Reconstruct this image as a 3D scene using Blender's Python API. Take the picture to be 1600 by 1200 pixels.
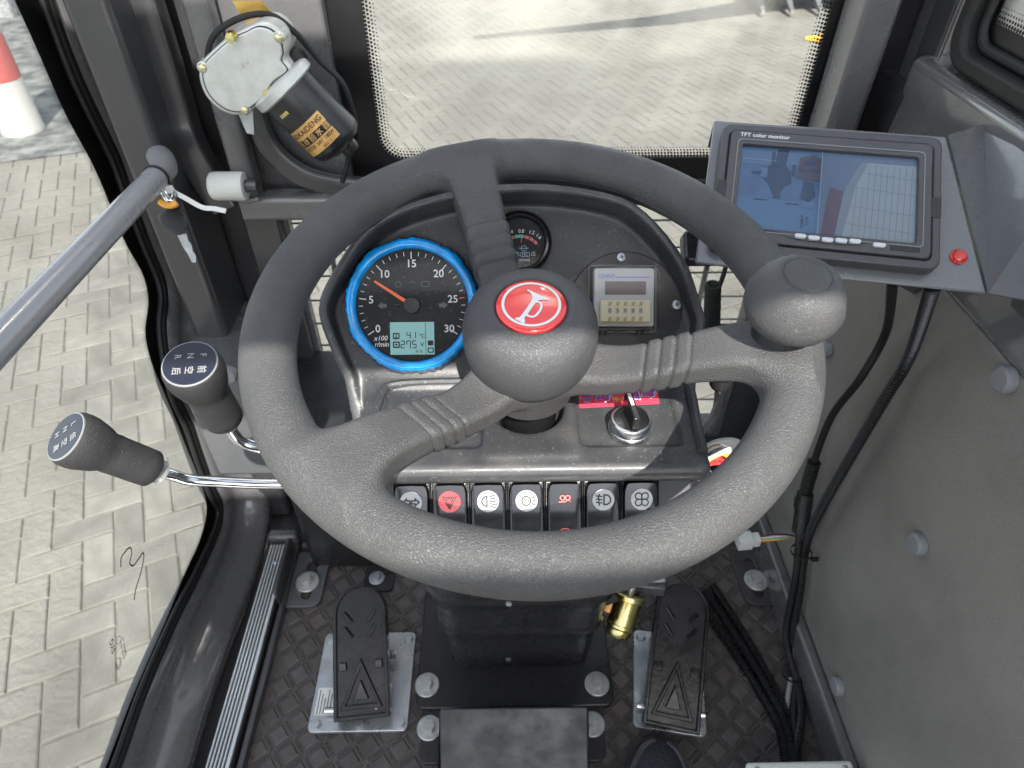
import bpy, bmesh, math, random
import numpy as np
from mathutils import Vector, Matrix

for o in list(bpy.data.objects):
    bpy.data.objects.remove(o)
scene = bpy.context.scene
COL = scene.collection
R = math.radians
random.seed(7)

# ------------------------------------------------------------------ camera
cd = bpy.data.cameras.new('camera'); cam = bpy.data.objects.new('camera', cd); COL.objects.link(cam)
cd.sensor_width = 36.0; cd.lens = 36.0 * 1050 / 1600
cam.location = (0, 0, 1.02); cam.rotation_euler = (R(90 - 42), 0, R(-1.0))
cd.clip_start = 0.01; cd.clip_end = 600
cd.dof.use_dof = True; cd.dof.focus_distance = 0.52; cd.dof.aperture_fstop = 13.0
scene.camera = cam

# ------------------------------------------------------------------ light
SUN_EL, SUN_AZ = 48, 170                      # azimuth clockwise from +Y (forward)
w = bpy.data.worlds.new('World'); scene.world = w; w.use_nodes = True
nt = w.node_tree; nt.nodes.clear()
sky = nt.nodes.new('ShaderNodeTexSky'); sky.sky_type = 'NISHITA'; sky.sun_disc = False
sky.sun_elevation = R(SUN_EL); sky.sun_rotation = R(SUN_AZ); sky.dust_density = 1.2; sky.ozone_density = 0.3; sky.air_density = 0.8
bg = nt.nodes.new('ShaderNodeBackground'); bg.inputs[1].default_value = 0.15
wo = nt.nodes.new('ShaderNodeOutputWorld')
hsv = nt.nodes.new('ShaderNodeHueSaturation'); hsv.inputs['Saturation'].default_value = 0.42      # thin bright haze: a nearly white sky
nt.links.new(sky.outputs[0], hsv.inputs['Color']); nt.links.new(hsv.outputs[0], bg.inputs[0]); nt.links.new(bg.outputs[0], wo.inputs[0])
sl = bpy.data.lights.new('sun', 'SUN'); sl.energy = 3.0; sl.angle = R(0.53); sl.color = (1, .96, .90)
sun = bpy.data.objects.new('sun', sl); COL.objects.link(sun)
sd = Vector((math.sin(R(SUN_AZ)) * math.cos(R(SUN_EL)), math.cos(R(SUN_AZ)) * math.cos(R(SUN_EL)), math.sin(R(SUN_EL))))
sun.rotation_euler = sd.to_track_quat('Z', 'Y').to_euler(); sun.location = (1, -2, 4)
vs = scene.view_settings; vs.view_transform = 'Standard'; vs.look = 'None'; vs.gamma = 1; vs.use_curve_mapping = False
vs.exposure = 1.88
scene.cycles.max_bounces = 5; scene.cycles.diffuse_bounces = 2; scene.cycles.glossy_bounces = 3; scene.cycles.transparent_max_bounces = 12

# ------------------------------------------------------------------ materials
def mat(name, col, rough=.5, metal=0., spec=.5, bump=0., bscale=300., kind='noise', var=0., vscale=9., coat=0., crough=.1,
        dust=0., dcol=(.32, .31, .29), rvar=0., emit=0., alpha=1., rand=0., col2=None, stretch=None, smear=0.):
    m = bpy.data.materials.new(name); m.use_nodes = True
    n = m.node_tree.nodes; L = m.node_tree.links; b = n['Principled BSDF']
    b.inputs['Roughness'].default_value = rough; b.inputs['Metallic'].default_value = metal
    b.inputs['Specular IOR Level'].default_value = spec
    b.inputs['Coat Weight'].default_value = coat; b.inputs['Coat Roughness'].default_value = crough
    tc = n.new('ShaderNodeTexCoord'); vec = tc.outputs['Object']
    if stretch:
        mp = n.new('ShaderNodeMapping'); mp.inputs['Scale'].default_value = stretch
        L.new(vec, mp.inputs[0]); vec = mp.outputs[0]
    base = (*col, 1); b.inputs['Base Color'].default_value = base
    cur = None
    def mix(a, bcol, fac):
        x = n.new('ShaderNodeMix'); x.data_type = 'RGBA'
        if isinstance(a, tuple): x.inputs[6].default_value = a
        else: L.new(a, x.inputs[6])
        if isinstance(bcol, tuple): x.inputs[7].default_value = bcol
        else: L.new(bcol, x.inputs[7])
        L.new(fac, x.inputs[0]); return x.outputs[2]
    def ramp(src, p0, p1, v0=0., v1=1.):
        r = n.new('ShaderNodeMapRange'); r.inputs[1].default_value = p0; r.inputs[2].default_value = p1
        r.inputs[3].default_value = v0; r.inputs[4].default_value = v1; r.interpolation_type = 'SMOOTHSTEP'
        L.new(src, r.inputs[0]); return r.outputs[0]
    def noise(scale, detail=4., rg=.55):
        t = n.new('ShaderNodeTexNoise'); t.inputs['Scale'].default_value = scale; t.inputs['Detail'].default_value = detail
        t.inputs['Roughness'].default_value = rg; L.new(vec, t.inputs['Vector']); return t.outputs[0]
    if var:
        c2 = tuple(col2) + (1,) if col2 else tuple(min(1, c * (1 + var)) for c in col) + (1,)
        c1 = base if col2 else tuple(c * (1 - var) for c in col) + (1,)
        cur = mix(c1, c2, ramp(noise(vscale), .3, .7))
    if rand:
        oi = n.new('ShaderNodeObjectInfo'); hs = n.new('ShaderNodeHueSaturation')
        mr = n.new('ShaderNodeMapRange'); mr.inputs[3].default_value = 1 - rand; mr.inputs[4].default_value = 1 + rand
        L.new(oi.outputs['Random'], mr.inputs[0]); L.new(mr.outputs[0], hs.inputs['Value'])
        if cur is None: hs.inputs['Color'].default_value = base
        else: L.new(cur, hs.inputs['Color'])
        cur = hs.outputs[0]
    if dust:
        d1 = ramp(noise(420, 1, .5), .66, .74, 0, .55 * min(1, dust * 2)); cur = mix(cur or base, (*dcol, 1), d1)
        d2 = ramp(noise(26, 3, .6), .42, .8, 0, .45 * dust); cur = mix(cur, (*dcol, 1), d2)
    if cur: L.new(cur, b.inputs['Base Color'])
    if rvar:
        L.new(ramp(noise(24, 3, .65), .3, .72, max(.02, rough - rvar), min(1, rough + rvar)), b.inputs['Roughness'])
    if bump:
        bp = n.new('ShaderNodeBump'); bp.inputs['Distance'].default_value = bump
        if kind == 'leather':
            nz = n.new('ShaderNodeTexNoise'); nz.inputs['Scale'].default_value = bscale * .6; L.new(vec, nz.inputs['Vector'])
            va = n.new('ShaderNodeVectorMath'); va.operation = 'MULTIPLY_ADD'; L.new(nz.outputs['Color'], va.inputs[0])
            va.inputs[1].default_value = (1.1 / bscale,) * 3; L.new(vec, va.inputs[2])
            vo = n.new('ShaderNodeTexVoronoi'); vo.feature = 'DISTANCE_TO_EDGE'; vo.inputs['Scale'].default_value = bscale
            L.new(va.outputs[0], vo.inputs['Vector']); h = ramp(vo.outputs['Distance'], 0, .28)
        elif kind == 'cells':
            vo = n.new('ShaderNodeTexVoronoi'); vo.inputs['Scale'].default_value = bscale; L.new(vec, vo.inputs['Vector']); h = vo.outputs['Distance']
        else:
            h = noise(bscale, 3)
        L.new(h, bp.inputs['Height']); L.new(bp.outputs[0], b.inputs['Normal'])
    if emit:
        b.inputs['Emission Color'].default_value = base; b.inputs['Emission Strength'].default_value = emit
    b.inputs['Alpha'].default_value = alpha
    return m

def glass_mat(name, tint=(.93, .95, .94), rough=.02, ior=1.45, dirt=0.):
    m = bpy.data.materials.new(name); m.use_nodes = True
    n = m.node_tree.nodes; L = m.node_tree.links; n.remove(n['Principled BSDF'])
    t = n.new('ShaderNodeBsdfTransparent'); t.inputs[0].default_value = (*tint, 1)
    g = n.new('ShaderNodeBsdfGlossy'); g.inputs['Roughness'].default_value = rough
    lw = n.new('ShaderNodeLayerWeight'); pw = n.new('ShaderNodeMath'); pw.operation = 'POWER'; L.new(lw.outputs['Facing'], pw.inputs[0]); pw.inputs[1].default_value = 5
    r0 = ((ior - 1) / (ior + 1)) ** 2
    f = n.new('ShaderNodeMath'); f.operation = 'MULTIPLY_ADD'; L.new(pw.outputs[0], f.inputs[0]); f.inputs[1].default_value = 1 - r0; f.inputs[2].default_value = r0
    x = n.new('ShaderNodeMixShader'); L.new(f.outputs[0], x.inputs[0]); L.new(t.outputs[0], x.inputs[1]); L.new(g.outputs[0], x.inputs[2])
    out = x.outputs[0]
    if dirt:
        tc = n.new('ShaderNodeTexCoord'); nz = n.new('ShaderNodeTexNoise'); nz.inputs['Scale'].default_value = 5; nz.inputs['Detail'].default_value = 8
        L.new(tc.outputs['Object'], nz.inputs[0])
        mr = n.new('ShaderNodeMapRange'); mr.inputs[1].default_value = .4; mr.inputs[2].default_value = .8; mr.inputs[4].default_value = dirt
        L.new(nz.outputs[0], mr.inputs[0])
        d = n.new('ShaderNodeBsdfDiffuse'); d.inputs[0].default_value = (.6, .58, .52, 1)
        x2 = n.new('ShaderNodeMixShader'); L.new(mr.outputs[0], x2.inputs[0]); L.new(out, x2.inputs[1]); L.new(d.outputs[0], x2.inputs[2]); out = x2.outputs[0]
    L.new(out, n['Material Output'].inputs[0]); return m

K = {}
K['wheel'] = mat('grained_black_plastic', (.060, .060, .060), .56, bump=.00030, bscale=640, kind='leather', dust=.04, var=.12, vscale=20, rvar=.13)
K['hubplastic'] = mat('hub_black_plastic', (.056, .056, .058), .45, bump=.00017, bscale=900, kind='leather', dust=.08)
K['knob'] = mat('knob_plastic', (.056, .056, .057), .5, bump=.00016, bscale=850, kind='leather', dust=.10)
K['dash'] = mat('dash_plastic', (.036, .037, .039), .42, bump=.00012, bscale=900, dust=.22, rvar=.08)
K['pedestal'] = mat('pedestal_moulding', (.024, .024, .025), .27, spec=.5, bump=.0001, bscale=500, dust=.03, rvar=.1)
K['hose'] = mat('hose_plastic', (.012, .012, .013), .3)
K['_shelf'] = mat('shelf_plastic', (.06, .064, .07), .45, bump=.0001, bscale=900, dust=.16, rvar=.08)
K['black'] = mat('black_plastic', (.018, .018, .019), .33, bump=.0001, bscale=700, dust=.04, rvar=.08)
K['gloss'] = mat('gloss_black_plastic', (.012, .012, .013), .16, rvar=.06, dust=.03)
K['rubber'] = mat('black_rubber', (.011, .011, .011), .55, spec=.35, bump=.0003, bscale=500)
K['frit'] = mat('black_frit', (.006, .006, .0065), .35, dust=.03)
K['paint'] = mat('charcoal_gloss_paint', (.105, .104, .105), .27, coat=.7, crough=.08, bump=.00015, bscale=90, dust=.05, var=.08, rvar=.06)
K['paintdark'] = mat('dark_grey_paint', (.04, .04, .042), .3, coat=.5, bump=.0002, bscale=120, dust=.06)
K['paintgrey'] = mat('grey_gloss_paint', (.085, .088, .092), .3, coat=.5, crough=.15, bump=.0002, bscale=90, dust=.06, rvar=.08)
K['vinyl'] = mat('olive_grey_vinyl', (.205, .195, .176), .5, bump=.00018, bscale=700, kind='leather', var=.14, vscale=5, rvar=.1, dust=.05)
K['capgrey'] = mat('grey_plastic_cap', (.2, .205, .212), .45, bump=.0001)
K['mat'] = mat('brown_black_vinyl_mat', (.068, .058, .055), .5, bump=.0004, bscale=420, var=.25, vscale=10, dust=.18, rvar=.1)
K['pedal'] = mat('pedal_black_enamel', (.008, .008, .009), .25, spec=.4, bump=.0002, bscale=150, rvar=.08)
K['zinc'] = mat('zinc_plate', (.46, .48, .50), .36, metal=.75, var=.15, vscale=40, rvar=.12)
K['zincwhite'] = mat('dull_zinc', (.5, .51, .5), .42, metal=.65, var=.15, vscale=90, rvar=.1, bump=.0003, bscale=400)
K['cast'] = mat('cast_aluminium', (.52, .53, .5), .45, metal=.45, var=.08, vscale=60, bump=.0004, bscale=700)
K['alu'] = mat('ribbed_aluminium', (.66, .69, .70), .32, metal=.6, stretch=(1, .05, 1), var=.1, vscale=60)
K['chrome'] = mat('chrome', (.75, .76, .78), .12, metal=1.)
K['satin'] = mat('satin_chrome', (.62, .63, .65), .24, metal=1.)
K['brass'] = mat('passivated_brass', (.72, .52, .18), .28, metal=1., var=.4, vscale=45, col2=(.62, .62, .3), rvar=.1)
K['yellowzinc'] = mat('yellow_zinc', (.75, .55, .12), .3, metal=.9, var=.5, vscale=18, col2=(.65, .3, .16))
K['bar'] = mat('grey_painted_tube', (.25, .255, .265), .3, coat=.5, dust=.06, rvar=.08)
K['whiteplastic'] = mat('white_nylon', (.62, .63, .6), .45, var=.06)
K['cream'] = mat('cream_plastic', (.70, .63, .42), .5)
K['silver'] = mat('silver_face', (.46, .46, .44), .5)
K['smoked'] = mat('smoked_window', (.085, .055, .052), .3, dust=.2)
K['red'] = mat('red_plastic', (.72, .03, .03), .28, coat=.4)
K['redhorn'] = mat('red_horn_button', (.75, .045, .04), .16, coat=.8, crough=.04, dust=.06)
K['white'] = mat('white_print', (.7, .7, .68), .5)
K['joint2'] = mat('dirt_joint', (.085, .077, .064), .95)
K['goldscrew'] = mat('pale_yellow_zinc', (.55, .5, .34), .35, metal=.7)
K['ivory'] = mat('white_icon_disc', (.42, .425, .42), .4)
K['dullwhite'] = mat('dull_white_print', (.26, .26, .26), .5)
K['ink'] = mat('black_ink', (.01, .01, .011), .5)
K['redink'] = mat('red_print', (.85, .14, .12), .4)
K['blue'] = mat('blue_film', (.0, .29, .74), .2, coat=.7, crough=.08, bump=.0008, bscale=120, var=.25, vscale=60)
K['bluefilm'] = mat('blue_film_skirt', (.0, .045, .20), .2, coat=.6, crough=.12, bump=.002, bscale=110)
K['dial'] = mat('dial_face', (.013, .014, .015), .5, spec=.3, dust=.12)
K['lcd'] = mat('lcd_green', (.13, .24, .24), .4, spec=.2, emit=.30)
K['grip'] = mat('lever_grip_plastic', (.022, .022, .023), .55, bump=.00025, bscale=900, kind='leather', dust=.06)
K['needle'] = mat('orange_needle', (.9, .16, .05), .4)
K['gold'] = mat('gold_foil', (.62, .36, .13), .35, metal=.5, var=.2, vscale=60)
K['orange'] = mat('orange_plastic', (.85, .4, .05), .4)
K['sticker'] = mat('red_sticker', (.72, .05, .09), .35)
K['purple'] = mat('purple_print', (.16, .09, .42), .4)
K['yellow'] = mat('yellow_print', (.85, .55, .08), .4)
K['bluetext'] = mat('blue_print', (.12, .2, .6), .4)
K['teal'] = mat('teal_print', (.1, .5, .4), .5)
K['pink'] = mat('rose_print', (.6, .16, .18), .5)
K['bezel'] = mat('monitor_plastic', (.055, .056, .06), .38, bump=.0001, bscale=800, dust=.10, rvar=.05)
K['bracket'] = mat('bracket_paint', (.13, .135, .142), .24, coat=.6, crough=.12, bump=.00025, bscale=140, dust=.06, rvar=.1)
K['button'] = mat('pale_button', (.55, .57, .6), .35)
K['clear'] = glass_mat('clear_cover', (.97, .97, .97), .05, 1.16)
K['pane'] = glass_mat('window_glass', (.92, .945, .93), .015, 1.45, dirt=.34)
K['lens'] = glass_mat('gauge_lens', (.96, .96, .96), .06, 1.22)
K['gauze'] = mat('shoe_mesh', (.02, .022, .03), .8, bump=.0012, bscale=330, kind='cells')
K['shoe'] = mat('shoe_rubber', (.045, .045, .05), .45, dust=.1)
K['paver'] = mat('concrete_paver', (.148, .137, .121), .85, var=.3, vscale=13, bump=.002, bscale=90, rand=.17, col2=(.186, .174, .154))
K['paver2'] = mat('far_paver', (.145, .132, .114), .9, var=.4, vscale=1.7, bump=.010, bscale=30, col2=(.185, .172, .152))
K['sand'] = mat('sand_joint', (.198, .184, .155), .95, var=.25, vscale=9, bump=.003, bscale=80)
K['ground'] = mat('dusty_yard', (.21, .195, .165), .95, var=.3, vscale=.6, bump=.01, bscale=8)
K['yellowsteel'] = mat('loader_steel', (.1, .1, .1), .6, dust=.3)
K['bollard'] = mat('white_bollard_paint', (.42, .40, .37), .6, dust=.3)
K['bollardred'] = mat('red_bollard_paint', (.42, .07, .065), .55, dust=.3)
K['asphalt'] = mat('grey_gravel', (.13, .13, .125), .95, var=.6, vscale=6, bump=.02, bscale=20)

# ------------------------------------------------------------------ geometry helpers (each returns verts, faces)
def frame(o, x, y, n):
    return Matrix(((x[0], y[0], n[0], o[0]), (x[1], y[1], n[1], o[1]), (x[2], y[2], n[2], o[2]), (0, 0, 0, 1)))
def axis_frame(o, n, up=(0, 0, 1)):
    n = Vector(n).normalized(); u = Vector(up)
    if abs(n.dot(u)) > .98: u = Vector((0, 1, 0))
    x = u.cross(n).normalized(); y = n.cross(x)
    return frame(o, x, y, n)
def TR(vf, M):
    return ([tuple(M @ Vector(v)) for v in vf[0]], vf[1])
def J(*parts):
    V, Fc = [], []
    for v, f in parts:
        k = len(V); V += list(v); Fc += [tuple(i + k for i in q) for q in f]
    return V, Fc
def box(x0, x1, y0, y1, z0, z1):
    v = [(x, y, z) for z in (z0, z1) for y in (y0, y1) for x in (x0, x1)]
    return v, [(0, 2, 3, 1), (4, 5, 7, 6), (0, 1, 5, 4), (2, 6, 7, 3), (0, 4, 6, 2), (1, 3, 7, 5)]
def rrect(w, h, r, k=5, cx=0, cy=0):
    p = []
    for sx, sy, a0 in ((1, 1, 0), (-1, 1, 90), (-1, -1, 180), (1, -1, 270)):
        for i in range(k + 1):
            a = R(a0 + 90 * i / k); p.append((cx + sx * (w / 2 - r) + r * math.cos(a), cy + sy * (h / 2 - r) + r * math.sin(a)))
    return p
def circ(r, n=32, cx=0, cy=0):
    return [(cx + r * math.cos(2 * math.pi * i / n), cy + r * math.sin(2 * math.pi * i / n)) for i in range(n)]
def prism(p, z0, z1):
    n = len(p)
    v = [(a, b, z0) for a, b in p] + [(a, b, z1) for a, b in p]
    return v, [tuple(range(n - 1, -1, -1)), tuple(range(n, 2 * n))] + [(i, (i + 1) % n, n + (i + 1) % n, n + i) for i in range(n)]
def flat(p, z=0):
    return [(a, b, z) for a, b in p], [tuple(range(len(p)))]
def ringprism(po, pi, z0, z1):
    n = len(po)
    v = [(a, b, z) for z in (z0, z1) for q in (po, pi) for a, b in q]
    f = []
    for i in range(n):
        j = (i + 1) % n
        f += [(i, j, 2 * n + j, 2 * n + i), (n + j, n + i, 3 * n + i, 3 * n + j), (2 * n + i, 2 * n + j, 3 * n + j, 3 * n + i), (j, i, n + i, n + j)]
    return v, f
def lathe(prof, n=40, cap=True):
    v, f = [], []
    for r, z in prof:
        for i in range(n):
            a = 2 * math.pi * i / n; v.append((r * math.cos(a), r * math.sin(a), z))
    for k in range(len(prof) - 1):
        for i in range(n):
            j = (i + 1) % n; f.append((k * n + j, k * n + i, (k + 1) * n + i, (k + 1) * n + j))
    if cap:
        f.append(tuple(range(n))); f.append(tuple((len(prof) - 1) * n + i for i in range(n - 1, -1, -1)))
    return v, [q[::-1] for q in f] if prof[0][1] < prof[-1][1] else f
def spline(pts, k=8):
    P_ = [Vector(p) for p in pts]; out = []
    for i in range(len(P_) - 1):
        p0 = P_[max(i - 1, 0)]; p1 = P_[i]; p2 = P_[i + 1]; p3 = P_[min(i + 2, len(P_) - 1)]
        for s in range(k):
            t = s / k
            out.append(.5 * ((2 * p1) + (p2 - p0) * t + (2 * p0 - 5 * p1 + 4 * p2 - p3) * t * t + (3 * p1 - p0 - 3 * p2 + p3) * t ** 3))
    out.append(P_[-1]); return out
def tube(path, r, n=12, cap=True, prof=None, ref=None):
    path = [Vector(p) for p in path]; v, f = [], []
    rr = r if isinstance(r, (list, tuple)) else [r] * len(path)
    t0 = (path[1] - path[0]).normalized()
    u = Vector(ref) if ref else (Vector((0, 0, 1)) if abs(t0.z) < .9 else Vector((0, 1, 0)))
    pr = prof or circ(1, n); n = len(pr)
    for i, p in enumerate(path):
        t = (path[min(i + 1, len(path) - 1)] - path[max(i - 1, 0)]).normalized()
        u = (u - t * u.dot(t)).normalized(); s = t.cross(u)
        for a, b in pr: v.append(tuple(p + (s * a + u * b) * rr[i]))
    for k in range(len(path) - 1):
        for i in range(n):
            j = (i + 1) % n; f.append((k * n + i, k * n + j, (k + 1) * n + j, (k + 1) * n + i))
    if cap:
        f.append(tuple(range(n - 1, -1, -1))); f.append(tuple((len(path) - 1) * n + i for i in range(n)))
    return v, f
def corrugated(pts, r, pitch=.004, n=10):
    q = spline(pts, 12); L = [0]
    for a, b in zip(q, q[1:]): L.append(L[-1] + (b - a).length)
    m = int(L[-1] / pitch) * 4; path, rr = [], []; k = 0
    for i in range(m + 1):
        d = L[-1] * i / m
        while k < len(q) - 2 and L[k + 1] < d: k += 1
        path.append(q[k].lerp(q[k + 1], (d - L[k]) / max(1e-9, L[k + 1] - L[k])))
        rr.append(r * (1.0 if i % 4 in (0, 1) else .8))
    return tube(path, rr, n)
def ribbon(pts, wd, z=0, closed=False):
    P_ = [Vector((a, b)) for a, b in pts]
    if closed: P_.append(P_[0])
    v, f = [], []
    for i, p in enumerate(P_):
        a = P_[i - 1] if i > 0 else (P_[-2] if closed else p)
        b = P_[i + 1] if i < len(P_) - 1 else (P_[1] if closed else p)
        d1 = (p - a).normalized() if (p - a).length > 1e-9 else (b - p).normalized()
        d2 = (b - p).normalized() if (b - p).length > 1e-9 else d1
        t = (d1 + d2); t = t.normalized() if t.length > 1e-6 else d1
        nn = Vector((-t.y, t.x)); k = 1 / max(.5, nn.dot(Vector((-d1.y, d1.x))))
        v += [(p.x + nn.x * wd / 2 * k, p.y + nn.y * wd / 2 * k, z), (p.x - nn.x * wd / 2 * k, p.y - nn.y * wd / 2 * k, z)]
    for i in range(len(P_) - 1): f.append((2 * i, 2 * i + 1, 2 * i + 3, 2 * i + 2))
    return v, f
def arc(r, a0, a1, n=16, cx=0, cy=0):
    return [(cx + r * math.cos(R(a0 + (a1 - a0) * i / n)), cy + r * math.sin(R(a0 + (a1 - a0) * i / n))) for i in range(n + 1)]
def text_vf(s, size, align='CENTER', shear=0.):
    c = bpy.data.curves.new('t', 'FONT'); c.body = s; c.size = size; c.align_x = align; c.align_y = 'CENTER'; c.resolution_u = 3; c.shear = shear; c.offset = size * .012
    o = bpy.data.objects.new('t', c); COL.objects.link(o)
    dg = bpy.context.evaluated_depsgraph_get(); me = bpy.data.meshes.new_from_object(o.evaluated_get(dg))
    vf = ([tuple(v.co) for v in me.vertices], [tuple(p.vertices) for p in me.polygons])
    bpy.data.objects.remove(o); bpy.data.meshes.remove(me); return vf

def surfnet(fn, lo, hi, h):
    ax = [np.arange(lo[i], hi[i] + h, h, dtype=np.float32) for i in range(3)]
    X, Y, Z = np.meshgrid(*ax, indexing='ij', sparse=True)
    V = fn(X, Y, Z).astype(np.float32); S = V < 0
    c = [S[i:S.shape[0] - 1 + i, j:S.shape[1] - 1 + j, k:S.shape[2] - 1 + k] for i in (0, 1) for j in (0, 1) for k in (0, 1)]
    anyc = c[0].copy(); allc = c[0].copy()
    for q in c[1:]: anyc |= q; allc &= q
    act = np.argwhere(anyc & ~allc); idx = -np.ones(anyc.shape, np.int64); idx[tuple(act.T)] = np.arange(len(act))
    off = np.array([(i, j, k) for i in (0, 1) for j in (0, 1) for k in (0, 1)])
    cv = np.stack([V[tuple((act + o).T)] for o in off], 1)
    acc = np.zeros((len(act), 3)); cnt = np.zeros(len(act))
    for a in range(8):
        for b in range(a + 1, 8):
            if np.abs(off[a] - off[b]).sum() != 1: continue
            m = (cv[:, a] < 0) != (cv[:, b] < 0)
            t = np.where(m, cv[:, a] / np.where(m, cv[:, a] - cv[:, b], 1), 0)[:, None]
            acc += np.where(m[:, None], off[a] + (off[b] - off[a]) * t, 0); cnt += m
    P_ = (act + acc / cnt[:, None]) * h + np.array(lo)
    faces = []
    for d in range(3):
        e1, e2 = [(1, 2), (2, 0), (0, 1)][d]
        s0 = [slice(1, -1)] * 3; s0[d] = slice(0, -1); s1 = list(s0); s1[d] = slice(1, None)
        a, b = S[tuple(s0)], S[tuple(s1)]
        ed = np.argwhere(a != b); flip = a[tuple(ed.T)]
        ed[:, e1] += 1; ed[:, e2] += 1
        u1 = np.zeros(3, int); u1[e1] = 1; u2 = np.zeros(3, int); u2[e2] = 1
        q = np.stack([idx[tuple((ed - u1 - u2).T)], idx[tuple((ed - u2).T)], idx[tuple(ed.T)], idx[tuple((ed - u1).T)]], 1)
        q[~flip] = q[~flip][:, ::-1]; faces.append(q)
    return P_, np.concatenate(faces)
def smin(a, b, k):
    h = np.clip(.5 + .5 * (b - a) / k, 0, 1); return b * (1 - h) + a * h - k * h * (1 - h)
def smax(a, b, k): return -smin(-a, -b, k)
def rb(x, y, z, cx, cy, cz, hx, hy, hz, r):
    qx, qy, qz = np.abs(x - cx) - hx + r, np.abs(y - cy) - hy + r, np.abs(z - cz) - hz + r
    return np.sqrt(np.maximum(qx, 0) ** 2 + np.maximum(qy, 0) ** 2 + np.maximum(qz, 0) ** 2) + np.minimum(np.maximum(qx, np.maximum(qy, qz)), 0) - r
def poly_sdf(u, v, poly):
    d = None; s = None
    n = len(poly)
    for i in range(n):
        (ax, ay), (bx, by) = poly[i - 1], poly[i]
        ex, ey = bx - ax, by - ay; wx, wy = u - ax, v - ay
        t = np.clip((wx * ex + wy * ey) / (ex * ex + ey * ey), 0, 1)
        q = (wx - ex * t) ** 2 + (wy - ey * t) ** 2
        d = q if d is None else np.minimum(d, q)
        c1, c2, c3 = v >= ay, v < by, ex * wy > ey * wx
        fl = (c1 & c2 & c3) | (~c1 & ~c2 & ~c3)
        s = fl if s is None else s ^ fl
    return np.where(s, -1, 1) * np.sqrt(d)

# ------------------------------------------------------------------ object helpers
ORG = {}
def thing(name, label, cat, loc=(0, 0, 0), group=None, kind=None):
    o = bpy.data.objects.new(name, None); COL.objects.link(o); o.location = loc; o.empty_display_size = .02
    tag(o, label, cat, group, kind); ORG[o] = Vector(loc); return o
def tag(o, label=None, cat=None, group=None, kind=None):
    if label: o['label'] = label
    if cat: o['category'] = cat
    if group: o['group'] = group
    if kind: o['kind'] = kind
    return o
def put(o, c, parent):
    """place an object whose mesh is centred on world point c"""
    c = Vector(c); ORG[o] = c
    if parent is not None: o.parent = parent; o.location = c - ORG[parent]
    else: o.location = c
def add(name, vf, m, parent=None, smooth=35, bevel=0., seg=2, label=None, cat=None, group=None, kind=None, sub=0, centre=True):
    V = np.array(vf[0], dtype=float).reshape(-1, 3)
    c = (V.min(0) + V.max(0)) / 2
    if parent is None: c[2] = V[:, 2].min()
    if not centre: c = np.zeros(3)
    me = bpy.data.meshes.new(name)
    fc = vf[1]
    me.from_pydata((V - c).tolist(), [], fc.tolist() if hasattr(fc, 'tolist') else fc)
    me.materials.append(K[m] if isinstance(m, str) else m)
    if smooth:
        me.polygons.foreach_set('use_smooth', [True] * len(me.polygons)); me.set_sharp_from_angle(angle=R(smooth))
    me.update()
    o = bpy.data.objects.new(name, me); COL.objects.link(o); put(o, c, parent)
    if bevel:
        b = o.modifiers.new('bevel', 'BEVEL'); b.width = bevel; b.segments = seg; b.limit_method = 'ANGLE'; b.angle_limit = R(35); b.harden_normals = False
    if sub:
        s = o.modifiers.new('sub', 'SUBSURF'); s.levels = s.render_levels = sub
    tag(o, label, cat, group, kind); return o
def clone(o, c, parent=None, rotz=None):
    n = o.copy(); COL.objects.link(n); n.parent = None; put(n, c, parent)
    if rotz is not None: n.rotation_euler = (0, 0, rotz)
    return n
def place(name, me_obj, M, parent):
    """copy of a part with shared mesh data, oriented by matrix M (world)"""
    n = me_obj.copy(); n.name = name; COL.objects.link(n); n.parent = None
    n.rotation_euler = M.to_euler(); put(n, M.to_translation(), parent); return n
def bolt_vf(r, h, wr=0, wh=.002, dome=False):
    parts = []
    if wr: parts.append(lathe([(wr * .45, 0), (wr, 0), (wr, wh * .7), (wr * .93, wh), (wr * .45, wh)], 28, False))
    hexp = [(r * math.cos(R(60 * i)), r * math.sin(R(60 * i))) for i in range(6)]
    z0 = wh if wr else 0
    v1, f1 = prism(hexp, z0, z0 + h * .8); parts.append((v1, f1))
    parts.append(lathe([(r * .86, z0 + h * .8), (r * .8, z0 + h), (r * .0 + 1e-4, z0 + h * 1.02)], 18, False))
    return J(*parts)
def screw_vf(r):
    a = lathe([(r, 0), (r, r * .2), (r * .85, r * .5), (r * .5, r * .68), (1e-4, r * .72)], 20)
    c = J(box(-r * .5, r * .5, -r * .09, r * .09, r * .6, r * .75), box(-r * .09, r * .09, -r * .5, r * .5, r * .6, r * .75))
    return a, c

# =================================================================== the yard outside
GZ = -1.05
gr = add('ground', box(-150, 150, -150, 150, GZ - .3, GZ - .06), 'ground', smooth=0); tag(gr, 'pale dusty yard surface outside the cab', kind='structure')
bed = add('joint_sand', ([(-9, -2, GZ - .008), (-.4, -2, GZ - .008), (-1.9, 4.6, GZ - .008), (-9, 4.6, GZ - .008)], [(0, 1, 2, 3)]), 'sand', gr, smooth=0)
add('joint_dirt', ([(-.4, -2, GZ - .0045), (9, -2, GZ - .0045), (9, 16, GZ - .0045), (-9, 16, GZ - .0045), (-9, 4.6, GZ - .0045), (-1.9, 4.6, GZ - .0045)], [(0, 1, 2, 3, 4, 5)]), 'joint2', gr, smooth=0)
av = ((-3.863, 4.683, -1.05), (-3.028, 4.959, -1.05), (-5.552, 11.12, -1.05), (-8.926, 11.179, -1.05))
as_ = add('side_road', ([(x, y, GZ + .006) for x, y, z in av], [(0, 1, 2, 3)]), 'asphalt', smooth=0); tag(as_, 'grey gravel strip beyond the pavers', kind='structure')
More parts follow.
